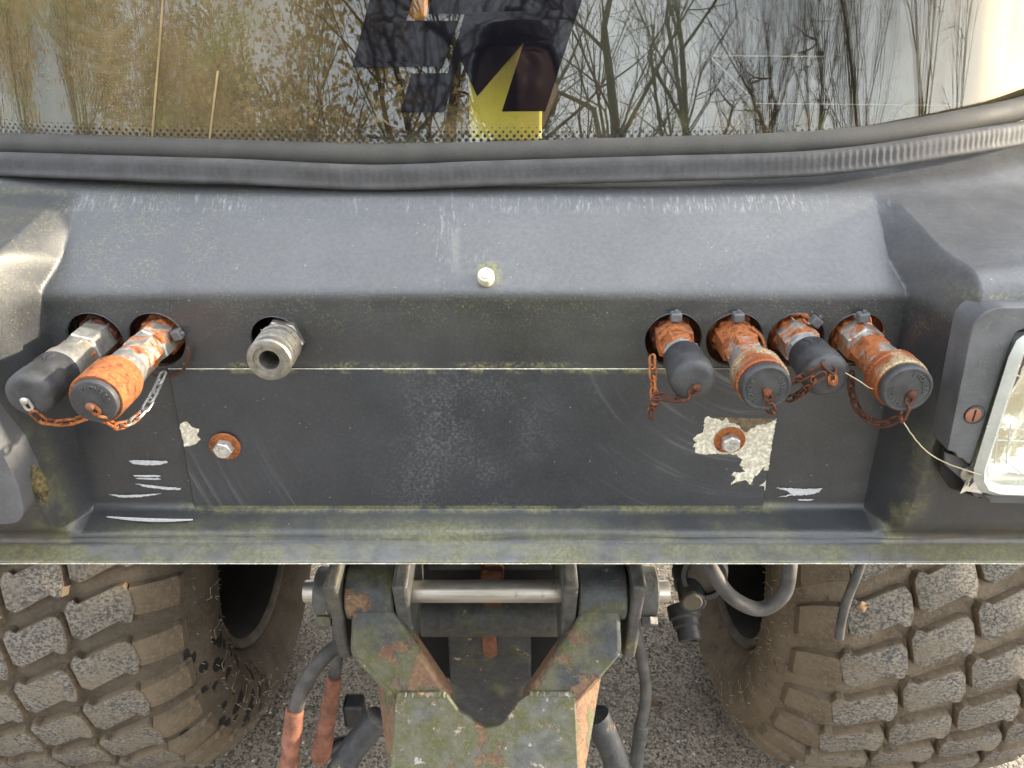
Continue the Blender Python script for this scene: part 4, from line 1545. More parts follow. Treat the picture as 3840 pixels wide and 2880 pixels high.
def carcass(s):
    """point and outward normal at arc length s from the tread centre"""
    sg = 1 if s >= 0 else -1
    s = abs(s)
    acc = 0
    for (a, b) in zip(dense[:-1], dense[1:]):
        L = math.hypot(b[0] - a[0], b[1] - a[1])
        if acc + L >= s:
            t = (s - acc) / L
            tx, tr = (b[0] - a[0]) / L, (b[1] - a[1]) / L
            return (sg * (a[0] + (b[0] - a[0]) * t), a[1] + (b[1] - a[1]) * t, sg * -tr, tx)
        acc += L
    return (sg * dense[-1][0], dense[-1][1], sg, 0)

# lug outline: across (towards the machine's right +), up
LUG = [(a * .98, b * .89) for a, b in [(-.042, .0044), (-.037, .017), (-.031, .019), (-.026, .0135), (.021, .0385), (.030, .0390), (.038, .028), (.0425, .0015), (.039, -.017), (.033, -.019), (.028, -.0115), (-.022, -.040), (-.034, -.034)]]
def lug_obj_mesh(off, shoulder):
    mb = MB()
    n = len(LUG)
    def pt(a, b, h):
        x_, r_, nx_, nr_ = carcass(off + a)
        rr = r_ + nr_ * h
        th = b / RT
        return Vector((x_ + nx_ * h, -rr * math.cos(th), rr * math.sin(th)))
    H = 0.0135
    rings = []
    for (sc_, h) in ((1.06, -.002), (1.02, H * .80), (1.0, H * .96), (.975, H)):
        rings.append([pt(a * sc_, b * sc_, h) for a, b in LUG])
    # centre the top so the face follows the crown
    vs = [p for r_ in rings for p in r_]
    fs, mi = [], []
    for k in range(3):
        for i in range(n):
            j = (i + 1) % n
            fs.append((k * n + i, (k + 1) * n + i, (k + 1) * n + j, k * n + j))
            mi.append(0)
    c = len(vs)
    vs.append(pt(0.002, -.001, H))
    for i in range(n):
        j = (i + 1) % n
        fs.append((3 * n + i, c, 3 * n + j))
        mi.append(1)
    o = len(mb.v)
    mb.v += [tuple(p) for p in vs]
    mb.f += fs
    mb.m += mi
    if shoulder:
        # the lug runs on over the shoulder as a lower block
        sg = shoulder
        e0, e1 = (-.036, -.105) if sg < 0 else (.036, .105)
        na = 7
        strips = []
        for k in range(na + 1):
            t = k / na
            a = e0 + (e1 - e0) * t
            h = H * (.92 - .45 * t) if t < .999 else .001
            bc = (-.016 if sg < 0 else .012) - (0.024 * t * t if sg < 0 else -.004 * t)
            bw = .019 + .004 * t
            strips.append([pt(a, bc - bw * 1.2, -.002), pt(a, bc - bw, h), pt(a, bc + bw, h), pt(a, bc + bw * 1.2, -.002)])
        o = len(mb.v)
        for st in strips:
            mb.v += [tuple(p) for p in st]
        for k in range(na):
            for i in range(3):
                q = (o + k * 4 + i, o + k * 4 + i + 1, o + (k + 1) * 4 + i + 1, o + (k + 1) * 4 + i)
                mb.f.append(q if sg > 0 else q[::-1])
                mb.m.append(0)
        mb.f.append((o + na * 4, o + na * 4 + 1, o + na * 4 + 2, o + na * 4 + 3))
        mb.m.append(0)
    return mb

def make_wheel(sx, tmat, label):
    W = empty('wheel', (sx * TX, WY, WZ), TR)
    tag(W, label)
    # in the wheel's own frame: x across, the side towards the machine is -sx
    nA = 120
    vs, fs = [], []
    full = [(-a, b) for a, b in dense[::-1]] + dense[1:]
    if tmat is not None:
        n_ = len(full)
        for k in range(nA):
            q = 2 * math.pi * k / nA
            for (a, b) in full:
                vs.append((a, -b * math.cos(q), b * math.sin(q)))
        for k in range(nA):
            k2 = (k + 1) % nA
            for i in range(n_ - 1):
                fs.append((k * n_ + i, k * n_ + i + 1, k2 * n_ + i + 1, k2 * n_ + i))
    o = MB().add(vs, fs).build('tyre', tmat, None, angle=70)
    o.parent = W
    # rim: flange, barrel and disc
    rp = [(.186, .2035), (.196, .2080), (.199, .2050), (.196, .1960), (.190, .1920)]
    rq = [(.190, .1920), (.150, .1780), (.09, .1700), (.06, .1600), (.05, .1200), (.07, .07), (.07, .0001)]
    mb = MB()
    mb.lathe(rp, (0, 0, 0), (-sx, 0, 0), 64, cap0=False, cap1=False)
    mb.lathe(rq, (0, 0, 0), (-sx, 0, 0), 64, cap0=False, cap1=False, mi=1)
    o = mb.build('rim', [MT['rim'], MT['rim_in']], None, angle=40)
    o.parent = W
    rows = [(-.120, 0.0, -1), (-.038, .5, 0), (.045, 0.0, 0), (.125, .5, 1)] if sx > 0 else [(.120, 0.0, 1), (.038, .5, 0), (-.045, 0.0, 0), (-.125, .5, -1)]
    for (off, ph, sh) in rows:
        mb = lug_obj_mesh(off, sh)
        proto = mb.build('lug', [MT['tyre_b'], MT['lug_top']], None, angle=30)
        proto.parent = W
        for k in range(32):
            o = proto if k == 0 else proto.copy()
            if k:
                col.objects.link(o)
            # a turn about the axle; angle 0 faces the viewer
            o.rotation_euler = (-R(10.1 + (k + ph) * 11.25), 0, 0)
    # rubber whiskers left from the mould, on the side wall
    mb = MB()
    rg = random.Random(5 + sx)
    for k in range(150):
        q = R(rg.uniform(-75, 45))
        r_ = rg.choice([.235, .262, .285, .305, .325, .345])
        for (a, b) in dense:
            if b <= r_ and a > .1:
                break
        p = Vector((-sx * a, -b * math.cos(q), b * math.sin(q)))
        L = rg.uniform(.003, .007)
        d = Vector((-sx * .8, rg.uniform(-.6, .6), rg.uniform(-.6, .6))).normalized()
        mb.tube([p, p + d * L], .0005, 4)
    # moulded bars and frames
    for k in range(9):
        q0 = R(-60 + k * 13)
        for (ra, rb, w_) in ((.262, .300, .006),):
            pts = []
            for (r_, dq) in ((ra, 0), (rb, 0), (rb, .05), (ra + .01, .05)):
                for (a, b) in dense:
                    if b <= r_ and a > .1:
                        break
                pts.append(Vector((-sx * (a + .0005), -b * math.cos(q0 + dq), b * math.sin(q0 + dq))))
            mb.tube(pts, .0011, 5)
    o = mb.build('mould_marks', MT['whisker'], None, angle=40)
    o.parent = W
    tag(o, kind='stuff')
    return W
make_wheel(-1, MT['tyre_a'], 'left wheel with blocky turf tread and black splashes on its side wall')
make_wheel(1, MT['tyre_b'], 'right wheel with blocky turf tread caked in dry mud')

# ------------------------------------------------------------------ hitch
PINY, PINZ = 0.712, CZ - 0.632
# tractor side: ears, pin, bosses
def ear(xa, xb, name='hitch_ear'):
    out = []
    for (y_, z_) in ((.655, .045), (.80, .06), (.80, -.055), (.735, -.085), (.705, -.095), (.680, -.088), (.672, -.060), (.668, -.01)):
        out.append((xa, y_, PINZ + z_))
    MB().prism(out, (xb - xa, 0, 0)).build(name, MT['ear'], TR, bevel=.004, seg=3)
ear(-.1035, -.0865)
ear(.0870, .1040)
ear(-.1795, -.1645)
ear(.1650, .1795)
MB().lathe([(-.215, .0128), (-.213, .0133), (.213, .0133), (.215, .0128)], (0, PINY - .012, PINZ), (1, 0, 0), 40).build('hitch_pin', MT['pin'], TR)
for s_ in (-1, 1):
    b_ = MB().lathe([(.178, .027), (.180, .029), (.198, .029), (.200, .026)], (0, PINY - .012, PINZ), (s_, 0, 0), 36)
    b_.build('pin_boss', MT['ear'], TR)
    MB().lathe([(0, .0105), (.008, .0105), (.0095, .009)], (s_ * .190, PINY - .035, PINZ - .020), (0, -.8, -.6), 6).build('boss_bolt', MT['ear'], TR)
# cross tube and the block under it
MB().lathe([(-.094, .0255), (-.092, .0265), (.092, .0265), (.094, .0255)], (0.0, .800, CZ - .768), (1, 0, 0), 36).build('cross_tube', MT['ear'], TR)
blk = [(-.058, .778, CZ - .768), (.056, .778, CZ - .768), (.060, .800, CZ - 1.02), (-.060, .800, CZ - 1.02)]
MB().prism(blk, (0, .05, 0)).build('centre_block', MT['chassis'], TR, bevel=.007, seg=3)
MB().prism([(-.010, .7765, CZ - .772), (.008, .7765, CZ - .772), (.010, .7795, CZ - .818), (.0, .7805, CZ - .828), (-.010, .7795, CZ - .816)], (0, .002, 0)).build('rust_run', MT['copper'], TR, angle=0)
# valve block and fittings above the pin
MB().box((0, .86, CZ - .66), (.17, .08, .09)).build('valve_block', MT['chassis'], TR, bevel=.004)
for k, (xx, mm) in enumerate(((-.045, 'ear'), (.005, 'copper'), (.045, 'ear'), (-.075, 'rust_dark'), (.075, 'ear'))):
    mbq = MB().lathe([(0, .015), (.012, .015), (.012, .011), (.022, .011), (.024, .007), (.024, .004)], (xx, .824, CZ - .664 + (.010 if k % 2 else 0)), (0, -1, .15), 6 if k < 3 else 20)
    mbq.build('valve_fitting', MT[mm], TR)
MB().box((0.004, .80, CZ - .70), (.03, .05, .06)).build('valve_spool', MT['rust_dark'], TR, bevel=.006)

# the A-shaped coupling frame hung on the pin: a thing of its own
HF = empty('hitch_frame', (0, .63, CZ - .80))
tag(HF, 'chipped A-shaped steel coupling frame with V notch hanging from the polished pin', 'hitch')
HA = Vector((0, .676, CZ - .620))
HB = Vector((0, .600, CZ - .773))
hd = (HB - HA).normalized()
HN = Vector((1, 0, 0)).cross(hd)
if HN.y > 0:
    HN = -HN                       # towards the viewer
def Z7(a, b):
    return (1000 + a * .7685, 2050 + b * .7685)
def HP(a, b, lift=0.0):
    return at_plane(*Z7(a, b), HA + HN * lift, HN)
left_arm = [HP(410, 190), HP(606, 190), HP(612, 270), HP(630, 335), HP(885, 715), HP(905, 760), HP(700, 800), HP(630, 765), HP(520, 640), HP(403, 525), HP(412, 330)]
right_arm = [HP(1545, 190), HP(1722, 190), HP(1735, 520), HP(1690, 575), HP(1600, 690), HP(1505, 780), HP(1240, 770), HP(1275, 715), HP(1500, 385), HP(1545, 300)]
for poly in (left_arm, right_arm):
    MB().prism(poly, -HN * .034).build('arm', MT['hitch'], HF, bevel=.006, seg=3)
for (xa, xb) in ((-.1625, -.1060), (.1065, .1630)):
    MB().lathe([(xa, .0300), (xa + .002, .0320), (xb - .002, .0320), (xb, .0300)], (0, PINY - .012, PINZ), (1, 0, 0), 36).build('arm_eye', MT['hitch'], HF)
# front plate with the round-bottomed notch
def arcp(cx, cy, rx, ry, a0, a1, n=9):
    return [(cx + rx * math.cos(R(a0 + (a1 - a0) * k / n)), cy + ry * math.sin(R(a0 + (a1 - a0) * k / n))) for k in range(n + 1)]
notch = [(880, 725), (940, 810)] + arcp(1085, 790, 105, 95, 150, 30) + [(1225, 760), (1275, 725)]
plate = [(632, 728)] + notch + [(1505, 724), (1530, 1250), (590, 1250)]
MB().prism([HP(a, b, .006) for a, b in plate], -HN * .009).build('front_plate', MT['hitch_plate'], HF, bevel=.0015)
# side flanges that run down and back
def flange(sidepts, off):
    MB().prism(sidepts, off).build('side_flange', MT['hitch'], HF, bevel=.003)
lf = [HP(403, 525), HP(520, 640), HP(632, 768), HP(600, 1250)]
bk = lambda p, d: p - HN * d
xq = HP(632, 768).x
flange([HP(420, 540), HP(640, 780), HP(612, 1250), bk(HP(600, 1250), .075), bk(HP(470, 690), .075)], Vector((.010, 0, 0)))
flange([HP(1735, 520), HP(1505, 780), HP(1530, 1250), bk(HP(1540, 1250), .075), bk(HP(1690, 640), .075)], Vector((-.010, 0, 0)))
# weld beads
for pa, pb in (((640, 727), (870, 722)), ((1285, 722), (1500, 722))):
    A_, B_ = HP(*pa, .004), HP(*pb, .004)
    pts = [A_.lerp(B_, k / 26) + HN * (.0012 * noise.noise(Vector((k * .9, 3, pa[0])))) + Vector((0, 0, .001 * noise.noise(Vector((k * 1.3, 8, 1))))) for k in range(27)]
    MB().tube(pts, [.0034 + .0009 * noise.noise(Vector((k * 1.1, 5, 2))) for k in range(27)], 8).build('weld_bead', MT['hitch_plate'], HF)
# support struts under the frame
strl = [at(1420, 2690, .70), at(1330, 2800, .69), at(1230, 2960, .68), at(1180, 3060, .68)]
strr = [at(2235, 2680, .70), at(2290, 2800, .69), at(2345, 2960, .68), at(2370, 3060, .68)]
for st in (strl, strr):
    MB().tube(st, .0175, 20).build('support_strut', MT['chassis'], HF)

# ------------------------------------------------------------------ hoses
def hose(name, pts, r, mat='hose', n=14, parent=TR):
    return MB().tube(smooth_path(pts, 8), r, n).build(name, MT[mat], parent)
h1 = hose('hydraulic_hose', [at(1330, 2330, .80), at(1300, 2390, .745), at(1210, 2470, .715), at(1140, 2570, .700), at(1100, 2690, .690)], .0098)
def fitting(parent, pts, radii, mat, n=20):
    MB().tube(pts, radii, n).build('hose_ferrule', MT[mat], parent, angle=30)
a_, b_ = at(1105, 2660, .690), at(1075, 2960, .672)
fitting(h1, [a_.lerp(b_, t) for t in (0, .01, .35, .37, .40, .41, .62, .63, .66, .67, 1.0)], [.0105, .0118, .0128, .0132, .0132, .0112, .0118, .0138, .0138, .0120, .0125], 'copper', 12)
h2 = hose('hydraulic_hose', [at(1265, 2300, .84), at(1270, 2400, .82), at(1262, 2490, .80), at(1250, 2570, .79)], .0085)
a_, b_ = at(1254, 2540, .79), at(1200, 2850, .765)
fitting(h2, [a_.lerp(b_, t) for t in (0, .01, .30, .31, .50, .51, .70, .71, .95, 1.0)], [.0095, .0108, .0112, .0122, .0122, .0128, .0128, .0145, .0145, .012], 'copper', 12)
MB().tube([at(1215, 2830, .77), at(1265, 2790, .79), at(1300, 2780, .80)], .011, 12).build('hose_elbow', MT['black_plastic'], h2)
MB().box(at(1330, 2665, .80), (.03, .03, .045)).build('rubber_stop', MT['black_plastic'], TR, bevel=.006)
h3 = hose('hydraulic_hose', [at(2360, 2290, .80), at(2385, 2380, .775), at(2412, 2500, .76), at(2422, 2610, .75), at(2402, 2730, .735)], .0080)
a_, b_ = at(2406, 2715, .737), at(2370, 2960, .72)
fitting(h3, [a_.lerp(b_, t) for t in (0, .01, .28, .30, .34, .36, .60, 1.0)], [.0088, .0100, .0102, .0090, .0090, .0096, .0104, .0104], 'ear', 16)
hose('dangling_hose', [at(2625, 2050, .70), at(2662, 2125, .665), at(2740, 2235, .650), at(2849, 2284, .650), at(2938, 2228, .655), at(2962, 2120, .665), at(2962, 2050, .70)], .0083)
hd_ = hose('drain_hose', [at(3245, 2060, .68), at(3220, 2140, .668), at(3180, 2240, .66), at(3157, 2320, .655), at(3147, 2392, .652)], .0052)
# connector cluster on the right
CL = empty('trailer_connector', tuple(at(2600, 2200, .76)), TR)
def cyl(p, q, prof_, name, mat, n=24):
    d = (q - p)
    L = d.length
    MB().lathe([(t * L, r_) for t, r_ in prof_], p, d, n).build(name, MT[mat], CL, angle=30)
cyl(at(2570, 2090, .80), at(2600, 2265, .72), [(0, .018), (.3, .018), (.3, .0205), (.36, .0205), (.36, .018), (.55, .018), (.55, .0202), (.60, .0202), (.60, .017), (.97, .0165), (1, .014)], 'connector_barrel', 'black_plastic')
cyl(at(2594, 2245, .724), at(2597, 2262, .716), [(0, .0125), (.8, .0125), (1, .011)], 'connector_end', 'rim')
cyl(at(2655, 2135, .80), at(2640, 2165, .735), [(0, .026), (.85, .026), (.9, .0275), (1, .0275), (1, .022), (.8, .021)], 'connector_socket', 'black_plastic', 32)
cyl(at(2645, 2155, .752), at(2640, 2163, .742), [(0, .0205), (1, .0205)], 'socket_face', 'rim', 24)
cyl(at(2560, 2270, .80), at(2590, 2405, .76), [(0, .022), (.35, .022), (.42, .019), (.58, .019), (.64, .016), (.98, .0155), (1, .013), (1, .009), (.8, .008)], 'rubber_boot', 'black_plastic')

# ------------------------------------------------------------------ small stray things
tb = at(3562, 1742, .502)
pts = [THREAD_A.lerp(tb, k / 16) + Vector((.0006 * noise.noise(Vector((k * .8, 1, 1))), 0, -.006 * math.sin(math.pi * k / 16) + .0006 * noise.noise(Vector((k * .7, 4, 2))))) for k in range(17)] + [at(3680, 1782, .489)]
tag(MB().tube(pts, .00045, 5).build('loose_thread', MT['thread']), 'pale frayed thread from the far right plug down to the broken lamp corner', 'thread')
pts = [at(3170, 1398, .505) + Vector((.0, 0, 0)), at(3225, 1430, .50), at(3262, 1455, .498), at(3305, 1462, .497)]
tag(MB().tube(smooth_path(pts, 5), .0003, 5).build('cobweb_strand', MT['thread']), 'fine cobweb strand between the two rightmost hydraulic plugs', 'cobweb')

def lump(name, c, r, mat, seed, squash=(1, 1, 1)):
    bm = bmesh.new()
    bmesh.ops.create_icosphere(bm, subdivisions=4, radius=1.0)
    for v in bm.verts:
        k = 1 + .35 * noise.noise(v.co * 2.2 + Vector((seed, 0, 0))) + .22 * noise.noise(v.co * 7 + Vector((seed, 3, 0))) + .12 * noise.noise(v.co * 16)
        v.co = Vector((v.co.x * r * squash[0] * k, v.co.y * r * squash[1] * k, v.co.z * r * squash[2] * k)) + Vector(c)
    me = bpy.data.meshes.new(name)
    bm.to_mesh(me)
    bm.free()
    me.materials.append(mat)
    me.polygons.foreach_set('use_smooth', [True] * len(me.polygons))
    o = bpy.data.objects.new(name, me)
    col.objects.link(o)
    return o
mo = lump('moss_clump', at(142, 1815, .520), .0095, MT['moss'], 2.0, (.75, .5, 1.5))
tag(mo, 'yellow-green moss clump wedged beside the left lamp housing', 'moss')

def leaf(c, size, nrm, rz, mat, label, name='dry_leaf'):
    nrm = Vector(nrm).normalized()
    t = Vector((math.cos(rz), math.sin(rz), 0))
    t = (t - nrm * t.dot(nrm)).normalized()
    b = nrm.cross(t)
    top, n_ = [], 8
    vs, fs = [], []
    for k in range(n_ + 1):
        q = k / n_
        w_ = size * .32 * math.sin(math.pi * (q ** .8)) * (1 + .18 * math.sin(q * 40))
        h = size * .12 * math.sin(q * 5) 
        for s_ in (-1, 0, 1):
            vs.append(Vector(c) + t * (q - .5) * size + b * s_ * w_ + nrm * (h + abs(s_) * size * .10 + .001))
    for k in range(n_):
        for i in range(2):
            fs.append((k * 3 + i, (k + 1) * 3 + i, (k + 1) * 3 + i + 1, k * 3 + i + 1))
    o = MB().add(vs, fs).build(name, mat, angle=60)
    so = o.modifiers.new('thick', 'SOLIDIFY')
    so.thickness = .0006
    tag(o, label, 'leaf')
    return o
leaf(at_z(2462, 2642, 0.004), .030, (0.1, -.1, 1), .5, MT['leaf_brown'], 'small dry brown leaf on the concrete beside the right tyre')
leaf(at(3232, 2272, .748), .020, (0, -.9, .5), .3, MT['leaf_brown'], 'curled dead leaf caught in the groove atop the right tyre')
leaf(at_z(1120, 2790, 0.003), .016, (0, 0, 1), 1.1, MT['leaf_brown'], 'tiny dead leaf on the ground beside the left hose fittings')

# loose grit on the yard
rg = random.Random(11)
gm = MB()
ico = [(0, 0, 1), (.9, 0, 0), (0, .9, 0), (-.9, 0, 0), (0, -.9, 0), (0, 0, -1)]
icof = [(0, 1, 2), (0, 2, 3), (0, 3, 4), (0, 4, 1), (5, 2, 1), (5, 3, 2), (5, 4, 3), (5, 1, 4)]
for k in range(5200):
    x_, y_ = rg.uniform(-.62, .62), rg.uniform(.70, 1.75)
    s_ = .0012 + .0042 * rg.random() ** 3
    a = rg.uniform(0, 6.28)
    vs = []
    for p in ico:
        q = Vector(p) * s_ * rg.uniform(.7, 1.2)
        vs.append((x_ + q.x * math.cos(a) - q.y * math.sin(a), y_ + q.x * math.sin(a) + q.y * math.cos(a), q.z * .6 + s_ * .35))
    gm.add(vs, icof, rg.choice([0, 0, 0, 1, 2]))
MT['grit_a'] = simple('tan_grit', (0.24, 0.205, 0.16), 0.9)
MT['grit_b'] = simple('dark_grit', (0.08, 0.07, 0.06), 0.9)
MT['grit_c'] = simple('pale_grit', (0.42, 0.39, 0.34), 0.9)
gr = gm.build('gravel', [MT['grit_a'], MT['grit_b'], MT['grit_c']], angle=0)
tag(gr, 'loose grit scattered over the concrete between the wheels', 'gravel', kind='stuff')

# ------------------------------------------------------------------ inside the cab
p0, p1 = on_glass(1744, 200), on_glass(2036, 200)
yb = MB().box(((p0.x + p1.x) / 2 + .001, 0.742, CZ - .09), (p1.x - p0.x, .025, .16))
o = yb.build('yellow_box', MT['yellow'], bevel=.003)
tag(o, 'yellow box standing inside the cab behind the black logo', 'box')
pc = on_glass(1570, 30)
o = MB().box((pc.x, .745, CZ + .035), (.020, .018, .120), Matrix.Rotation(.12, 3, 'Y')).build('orange_handle', MT['orange'], bevel=.006, seg=3)
tag(o, 'orange handle behind the glass in the gap of the logo', 'handle')
SE = empty('seat', (0.10, 1.15, CZ - .32), TR)
st = MB().box((0.10, 1.12, CZ - .22), (.44, .40, .12)); st.build('seat_cushion', MT['seat'], SE, bevel=.04, seg=4)
st = MB().box((0.13, 1.05, CZ - .14), (.30, .09, .30), Matrix.Rotation(-.18, 3, 'X')); st.build('seat_back', MT['seat'], SE, bevel=.035, seg=4)
MB().box((0, .90, CZ - .25), (1.2, .25, .03)).build('cab_floor', MT['interior'], TR, bevel=.003)

# round loudspeaker, pale tray edges and dried drips seen through the glass
sp_ = Vector(at(350, -30, .86))
for r_ in (.040, .058, .072):
    pts = [sp_ + Vector((math.cos(2 * math.pi * k / 48) * r_, 0, math.sin(2 * math.pi * k / 48) * r_)) for k in range(49)]
    MB().tube(pts, .004, 8).build('speaker_ring', MT['seat'], TR)
for pa, pb in (((2660, 208), (3090, 212)), ((2660, 208), (2812, 360)), ((2836, 388), (3640, 396))):
    MB().tube([at(*pa, .80), at(*pb, .80)], .0006, 8).build('tray_edge', MT['tray'], TR)
for pp in ([(614, -40), (600, 150), (585, 330), (570, 520)], [(817, 265), (800, 400), (784, 535)]):
    MB().tube(smooth_path([on_glass(a, b, -.0008) for a, b in pp], 5), .0009, 6).build('dried_drip', MT['drip'], WIN)

# ------------------------------------------------------------------ what the window mirrors: trees and the photographer
def make_tree(az, dist, height, leafy, seed, label, bark='bark', spread=.5):
    rg = random.Random(seed)
    bx, by = math.sin(R(az)) * dist, -math.cos(R(az)) * dist
    T = empty('leafy_tree' if leafy else 'bare_tree', (bx, by, 0))
    tag(T, label, 'tree', 'trees around the yard')
    trunk, crown = MB(), MB()
    tips = []
    def grow(p, d, L, r, depth):
        n = 4
        pts, rad = [p], [r]
        q = p.copy()
        dd = d.copy()
        for k in range(n):
            dd = (dd + Vector((rg.uniform(-1, 1), rg.uniform(-1, 1), rg.uniform(-.4, 1))) * .13).normalized()
            q = q + dd * (L / n)
            pts.append(q.copy())
            rad.append(r * (1 - .42 * (k + 1) / n))
        (trunk if depth < 2 else crown).tube(pts, rad, 7 if depth < 2 else (4 if depth < 4 else 3), caps=False)
        if depth >= 6 or r < .0042:
            tips.append((pts[-1], dd))
            tips.append((pts[-3], dd))
            return
        kids = rg.choice([4, 5]) if depth < 3 else 3
        for c in range(kids):
            t = rg.uniform(.35, 1.0) if c else 1.0
            i = min(n - 1, int(t * n))
            base = pts[i].lerp(pts[i + 1], t * n - i) if i < n else pts[-1]
            if c == 0:
                base = pts[-1]
            ax = Vector((rg.uniform(-1, 1), rg.uniform(-1, 1), rg.uniform(-1, 1))).normalized()
            nd = (Matrix.Rotation(rg.uniform(.30, .45 + spread), 3, ax) @ dd)
            nd = (nd + Vector((0, 0, .10))).normalized()
            grow(base, nd, L * rg.uniform(.60, .82), max(.004, rad[i] * (rg.uniform(.62, .75) if c == 0 else rg.uniform(.32, .55))), depth + 1)
    grow(Vector((bx, by, 0)), Vector((rg.uniform(-.06, .06), rg.uniform(-.06, .06), 1)), height * (.22 if leafy else .29), height * .021, 0)
    trunk.build('trunk', MT['bark'], T)
    crown.build('crown', MT[bark], T, angle=0)
    if leafy:
        lv = MB()
        for (p, d) in tips:
            for k in range(leafy):
                c = p + Vector((rg.gauss(0, .16), rg.gauss(0, .16), rg.gauss(0, .16)))
                a = Vector((rg.uniform(-1, 1), rg.uniform(-1, 1), rg.uniform(-1, 1))).normalized()
                b = a.cross(Vector((rg.uniform(-1, 1), rg.uniform(-1, 1), rg.uniform(-1, 1)))).normalized()
                s_ = rg.uniform(.03, .07)
                lv.add([c + a * s_, c + b * s_ * .6, c - a * s_, c - b * s_ * .6], [(0, 1, 2, 3)])
        o = lv.build('foliage', MT['gold'], T, angle=0)
        tag(o, kind='stuff')
    return T
TREES = [(-108, 10, 10.5, 7), (-90, 9.5, 10.5, 7), (-74, 10, 10.5, 7), (-58, 9.5, 10, 8), (-43, 10.5, 11, 8), (-30, 9.5, 10.5, 8), (-20, 11, 11.5, 4), (-9, 9, 10.5, 0), (1, 12, 12, 0), (9, 9, 11, 0), (19, 10, 12, 0), (29, 9.5, 11, 0), (40, 10.5, 12, 0), (52, 11, 12, 0), (70, 12, 11, 0), (81, 13, 9.5, 0)]
ordn = ['first', 'second', 'third', 'fourth', 'fifth', 'sixth', 'seventh']
for i, (az, di, he, lf_) in enumerate(TREES):
    if lf_:
        lab = 'tree with golden-brown leaves mirrored in the window, %s from the left' % ordn[i]
    else:
        lab = 'bare tree mirrored in the window, %s of the bare ones from the left' % ['first', 'second', 'third', 'fourth', 'fifth', 'sixth', 'seventh', 'eighth', 'ninth'][i - 7]
    make_tree(az, di, he, lf_, 100 + i, lab, 'twig' if i % 2 else 'bark', .75 if i % 3 else .6)
